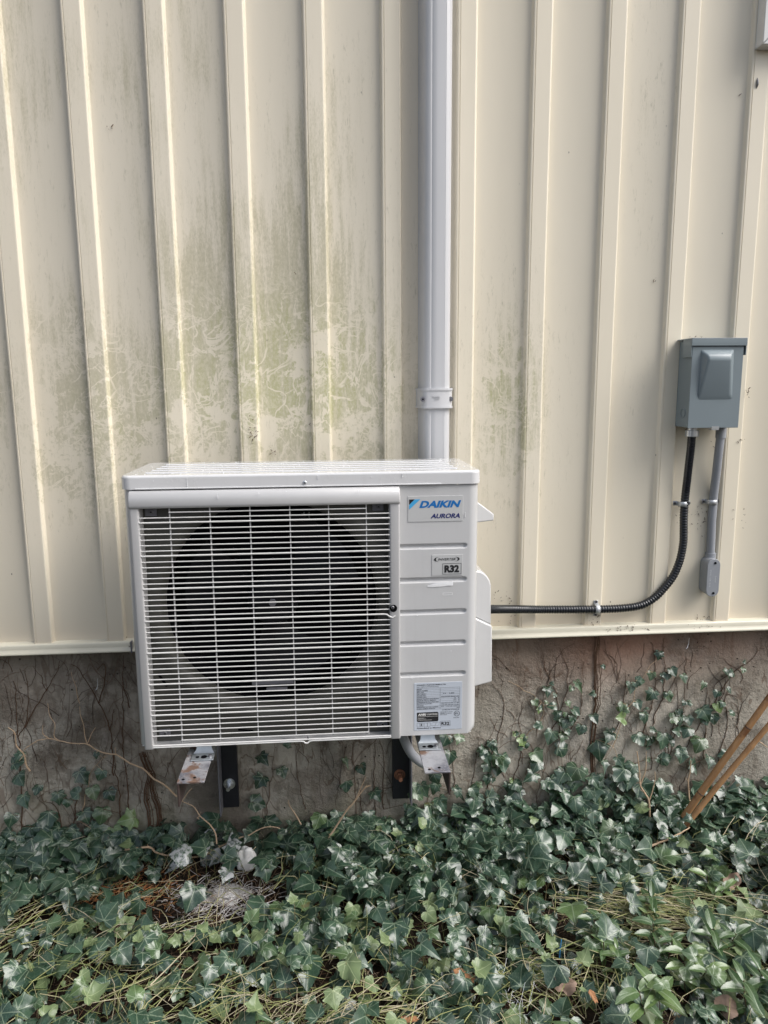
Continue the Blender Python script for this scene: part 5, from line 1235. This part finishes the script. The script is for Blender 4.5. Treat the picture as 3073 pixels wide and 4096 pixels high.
# stems and straw between the leaves
cols_g = ((0.38,0.40,0.16), (0.52,0.49,0.28), (0.24,0.28,0.10), (0.62,0.55,0.38))
for _ in range(1700):
    x = random.uniform(-1.4, 1.35); y = -random.uniform(0.05, 1.0)
    if random.random() > (0.25+0.75*min(1, -y/0.4)): continue
    a = random.uniform(0, PI); L0 = random.uniform(0.05, 0.17); z = ground_h(x, y)+random.uniform(0.01, 0.07)
    d = Vector((math.cos(a), math.sin(a)*0.8, random.uniform(-.15, .35)))*L0; b = Vector((random.uniform(-.02, .02), random.uniform(-.02, .02), random.uniform(0.0, .025)))
    p0 = Vector((x, y, z)); stems.put([p0, p0+d*0.33+b, p0+d*0.66+b, p0+d], random.uniform(0.0008, 0.0014), random.choice(cols_g))
for cx_, cy_, n__, az0, sp in ((2620, 3640, 260, -0.45, .35), (130, 3680, 80, 0.5, .3), (350, 3830, 30, 0.1, .5), (1450, 4040, 110, 0.2, .8), (800, 4010, 90, 0.4, .9), (2200, 3900, 120, 0.3, .9)):
    c_ = PZ(cx_, cy_, GZ+0.05)
    for _ in range(n__):
        p0 = Vector((c_.x+random.gauss(0, .11), c_.y+random.gauss(0, .06), ground_h(c_.x, c_.y)+random.uniform(.02, .085))); a = az0+random.gauss(0, sp); L0 = random.uniform(.06, .2)
        d = Vector((math.cos(a), math.sin(a), random.uniform(-.08, .12)))*L0; b = Vector((random.uniform(-.02, .02), random.uniform(-.02, .02), random.uniform(0.0, .02))); p0 = p0-d*.5
        stems.put([p0, p0+d*0.33+b, p0+d*0.66+b, p0+d], random.uniform(0.0009, 0.0016), random.choice(cols_g))
tag(stems.build('ivy_stems', MAT['straw']), 'tangled yellow-green stems showing between the ivy leaves', 'stems', kind='stuff')
lit = Sticks(); cols_b = ((0.14,0.09,0.055), (0.24,0.165,0.11), (0.08,0.05,0.03), (0.36,0.27,0.19), (0.20,0.10,0.055))
for _ in range(7500):
    x = random.uniform(-1.4, 1.4); y = 0.02-random.random()*1.0
    a = random.uniform(0, PI); L0 = random.uniform(0.015, 0.075); z = ground_h(x, y)+random.uniform(0.001, 0.014); d = Vector((math.cos(a), math.sin(a), random.uniform(-.12, .12)))*L0
    p0 = Vector((x, y, z)); lit.put([p0, p0+d*0.5+Vector((0, 0, random.uniform(0, .004))), p0+d], random.uniform(0.0006, 0.0013), random.choice(cols_b))
og = PZ(480, 3580, GZ+0.01)
for _ in range(700):
    x = og.x+random.gauss(0, .10); y = og.y+random.gauss(0, .05); a = random.uniform(0, PI); L0 = random.uniform(0.008, 0.025); p0 = Vector((x, y, ground_h(x, y)+random.uniform(.006, .016))); d = Vector((math.cos(a), math.sin(a), .1))*L0
    lit.put([p0, p0+d*.5, p0+d], .0014, random.choice(((0.52,0.22,0.08), (0.45,0.18,0.07), (0.50,0.30,0.15))))
wg = PZ(870, 3600, GZ+0.01)
for _ in range(420):
    x = wg.x+random.gauss(0, .07); y = wg.y+random.gauss(0, .045); a = random.uniform(0, PI); L0 = random.uniform(0.01, 0.045); p0 = Vector((x, y, ground_h(x, y)+random.uniform(.008, .018))); d = Vector((math.cos(a), math.sin(a), .1))*L0
    lit.put([p0, p0+d*.5, p0+d], .0013, random.choice(((0.72,0.69,0.68), (0.50,0.44,0.40), (0.78,0.75,0.74))))
tag(lit.build('needle_litter', MAT['straw']), 'brown dry needles and straw littering the soil', 'litter', kind='stuff')

# ---- periwinkle shoots at the lower right
peri = []
spots = [(2890,3760,.05,'periwinkle shoot with paired leaves at the right, above the bottom corner'), (2610,4050,.06,'large pale periwinkle shoot at the bottom right'), (2560,3640,.045,'upright dark periwinkle shoot in the middle of the right ground'), (2850,3580,.045,'pale periwinkle shoot by the brown dead leaf at the right'), (2780,3900,.05,'periwinkle shoot between the pale bottom one and the right edge'), (2400,3760,.045,'low dark periwinkle shoot left of the upright one'), (2420,3860,.035,'small pale periwinkle sprig near the blue plastic'), (3010,3960,.055,'periwinkle shoot in the lower right corner'), (2640,3780,.045,'periwinkle shoot just below the upright dark one')]
for sx, sy, sz_, lab in spots:
    c0 = PZ(sx, sy, GZ+0.06); g = thing('periwinkle', lab, 'plant', (c0.x, c0.y, ground_h(c0.x, c0.y)), 0, 'periwinkle shoots among the ivy')
    mbs = MB(); LV = Leaves(); pale = 1 if 'pale' in lab else 0
    for st in range(2):
        az = random.uniform(0, 2*PI); b = Vector((c0.x+random.uniform(-.02, .02), c0.y+random.uniform(-.02, .02), ground_h(c0.x, c0.y)))
        tp = Vector((c0.x+math.cos(az)*.03, c0.y+math.sin(az)*.03, c0.z+0.035)); q = smooth_pts([b, b.lerp(tp, .5)+Vector((math.cos(az)*.01, 0, 0.01)), tp], 5)
        mbs.tube(q, 0.0011, 5)
        for li, t in enumerate((0.45, 0.7, 0.88, 1.0)):
            p_ = q[min(len(q)-1, int(t*(len(q)-1)))]; aa = az+li*1.45
            for sg in (0, PI):
                d = Vector((math.cos(aa+sg), math.sin(aa+sg), 0.25)); LV.put(p_, Vector((d.x*-.3, d.y*-.3-.25, 1)), d, sz_*random.uniform(.8, 1.1), (random.random(), 0.9*pale*random.random()+(.1), 0), TPV[random.randrange(2)])
    mbs.build('stem', MAT['straw'] if False else MAT['vine'], g, world=True); LV.build('leaves', MAT['vinca'], g, world=True)

# ---- fallen leaves, conifer sprigs, white stones, blue strip, cobweb
def dead(sx, sy, s, lab, z=GZ+0.055, rot=0.0, mat='deadleaf'):
    c0 = PZ(sx, sy, z); LV = Leaves(); LV.put((0,0,0), Vector((random.uniform(-.3, .3), -.6, 1)), Vector((math.cos(rot), math.sin(rot), 0)), s, (0,0,0), leaf_tpl(half_b, 0.5, 0.9, 0.16, int(sx)))
    o = LV.build('dead_leaf', MAT[mat]); o.location = c0; tag(o, lab, 'dead leaf', 'fallen dead leaves on the ivy')
dead(2255, 3960, .048, 'large curled brown leaf with pale edge at the bottom centre right', rot=1.4)
dead(2940, 3540, .045, 'brown dead leaf at the right among the straw', rot=2.0)
dead(2890, 4040, .045, 'reddish brown dead leaf near the bottom right corner', GZ+0.04, rot=.5)
dead(3055, 3240, .060, 'pale pinkish dry leaf at the right edge by the wall foot', GZ+0.10, rot=1.2)
def sprig(sx, sy, L0, az, lab, z=GZ+0.08):
    c0 = PZ(sx, sy, z); mb = MB(); d = Vector((math.cos(az), math.sin(az), -.2)).normalized(); s_ = d.cross(Vector((0,0,1))).normalized()
    mb.tube([c0, c0+d*L0], 0.0012, 5)
    for i in range(16):
        t = i/16; p_ = c0+d*L0*t
        for sg in (-1, 1):
            e_ = (d*0.7+s_*sg*0.8+Vector((0,0,random.uniform(-.1, .3)))).normalized()*L0*0.36*(1-t*.5); mb.tube([p_, p_+e_*.6, p_+e_], [0.0014, 0.0013, 0.0004], 5)
    tag(mb.build('conifer_sprig', MAT['sprig']), lab, 'conifer sprig', 'orange dead conifer sprigs')
sprig(1815, 3880, 0.048, -0.5, 'orange dead conifer sprig lying on the ivy right of centre')
sprig(2360, 3960, 0.028, -1.4, 'orange dead conifer sprig beside the large curled brown leaf')
sprig(1262, 3278, 0.02, 0.3, 'tiny orange conifer scrap on an ivy leaf below the grille', GZ+0.10)
sprig(1600, 4085, 0.04, 0.3, 'reddish conifer scrap at the bottom edge', GZ+0.06)
def stone(sx, sy, Y, s, lab):
    c0 = P(sx, sy, Y); bm = bmesh.new(); bmesh.ops.create_icosphere(bm, subdivisions=4, radius=1)
    for v in bm.verts:
        k_ = 1+0.30*mnoise.noise(v.co*1.6+Vector((sx, 0, 0)))+0.10*mnoise.noise(v.co*5); v.co = Vector((v.co.x*s[0]*k_, v.co.y*s[1]*k_, v.co.z*s[2]*k_))
    mb = MB(); mb.bm(bm, True); o = mb.build('stone', MAT['stone']); o.location = c0; tag(o, lab, 'stone', 'white chalky stones at the wall foot')
stone(985, 3440, -0.075, (.026, .018, .040), 'upright white chalky stone at the wall foot below the left bracket')
stone(905, 3585, -0.16, (.062, .040, .017), 'flat white-dusted stone lying in the litter below the upright one')
stone(790, 3600, -0.13, (.020, .02, .012), 'small white stone at the left end of the white-dusted patch')
bp0 = PZ(2238, 3830, GZ+0.05); mb = MB(); mb.tube([bp0, bp0+Vector((0.001, 0, 0.022)), bp0+Vector((0.004, 0.002, 0.045))], [0.0022, 0.0026, 0.0018], 6, flat=0.5)
tag(mb.build('plastic_strip', MAT['blueplastic']), 'narrow bright blue plastic strip sticking up from the ivy', 'plastic strip')
# cobweb wisps on the ivy, lower middle
wb = MB(); w0 = PZ(2060, 3960, GZ+0.08)
for _ in range(22):
    a = w0+Vector((random.uniform(-.03, .05), random.uniform(-.06, .06), random.uniform(-.01, .02))); b = a+Vector((random.uniform(-.03, .04), random.uniform(-.05, .05), random.uniform(-.03, .01))); wb.tube([a, (a+b)/2+Vector((0,0,-.004)), b], 0.00025, 4)
tag(wb.build('cobweb', MAT['web']), 'torn white cobweb strands over ivy near the large brown leaf', 'cobweb')
# little hanging pale threads below the trim and nests of debris on the siding
db = MB()
def clot(sx, sy, n_, sp, Y=0.013, up=1.0):
    for _ in range(n_):
        a = P(sx+random.gauss(0, sp), sy+random.gauss(0, sp*up), Y); d = Vector((random.uniform(-1, 1), random.uniform(-.4, 0), random.uniform(-1, 1)))*random.uniform(0.001, 0.007)
        db.tube([a, a+d*.5+Vector((0, -.001, 0)), a+d], random.uniform(.0003, .0011), 4)
for a in ((1008, 1740, 26, 10, -.001, 3.2), (2880, 1780, 14, 22, .013), (2780, 2060, 22, 28, .013), (2770, 2120, 10, 30, .013), (2810, 2480, 26, 22, .013, .6), (2960, 2060, 8, 20, -.001), (2990, 1572, 12, 4, -.001, 2), (1095, 1815, 8, 8, .013), (2080, 2530, 10, 30, .012, .3), (2500, 2518, 34, 45, -.0085, .25), (2840, 2508, 14, 40, -.0085, .2), (520, 2572, 10, 8, -.009, 2), (1235, 1695, 3, 4, .013, 2), (2010, 2400, 18, 30, .013), (2050, 2470, 12, 34, .013), (2380, 2480, 10, 14, -.001), (2800, 1350, 10, 26, .016, .3), (1180, 1095, 4, 3, -.001), (2620, 1120, 4, 4, .013), (2960, 380, 3, 3, .013), (440, 510, 4, 12, .013, .4), (2750, 1730, 8, 8, .013), (2910, 1800, 8, 8, .013, 3), (2960, 1750, 6, 10, -.001)): clot(*a)
d_ = db.build('debris', MAT['vine'], house); d_['kind'] = 'stuff'; d_['label'] = 'insect debris and cobweb clots stuck to the siding'
th = MB()
for sx, sy, dz in ((2750, 2590, .03), (388, 2755, .03)):
    a = P(sx, sy, -0.0); th.tube([a+Vector((.004, 0, dz)), a+Vector((.003, 0, dz*.4)), a, a+Vector((-.004, 0, -.004))], [.0003, .0004, .0011, .0004], 5)
tag(th.build('hanging_seed', MAT['web']), 'pale dry seed husks hanging on threads below the trim', 'seed husks')
# hanging screw near the top right rib
sb = P(3028, 335, 0.0); mb = MB(); mb.tube([sb+Vector((0,-.0005,-.012)), sb+Vector((0,-.003,-.004)), sb+Vector((0,-.003,.006)), sb+Vector((0,-.0005,.014))], [.0005, .0028, .0028, .0005], 8)
tag(mb.build('cocoon', MAT['screw']), 'small grey spindle cocoon stuck on the rib below the window', 'cocoon')
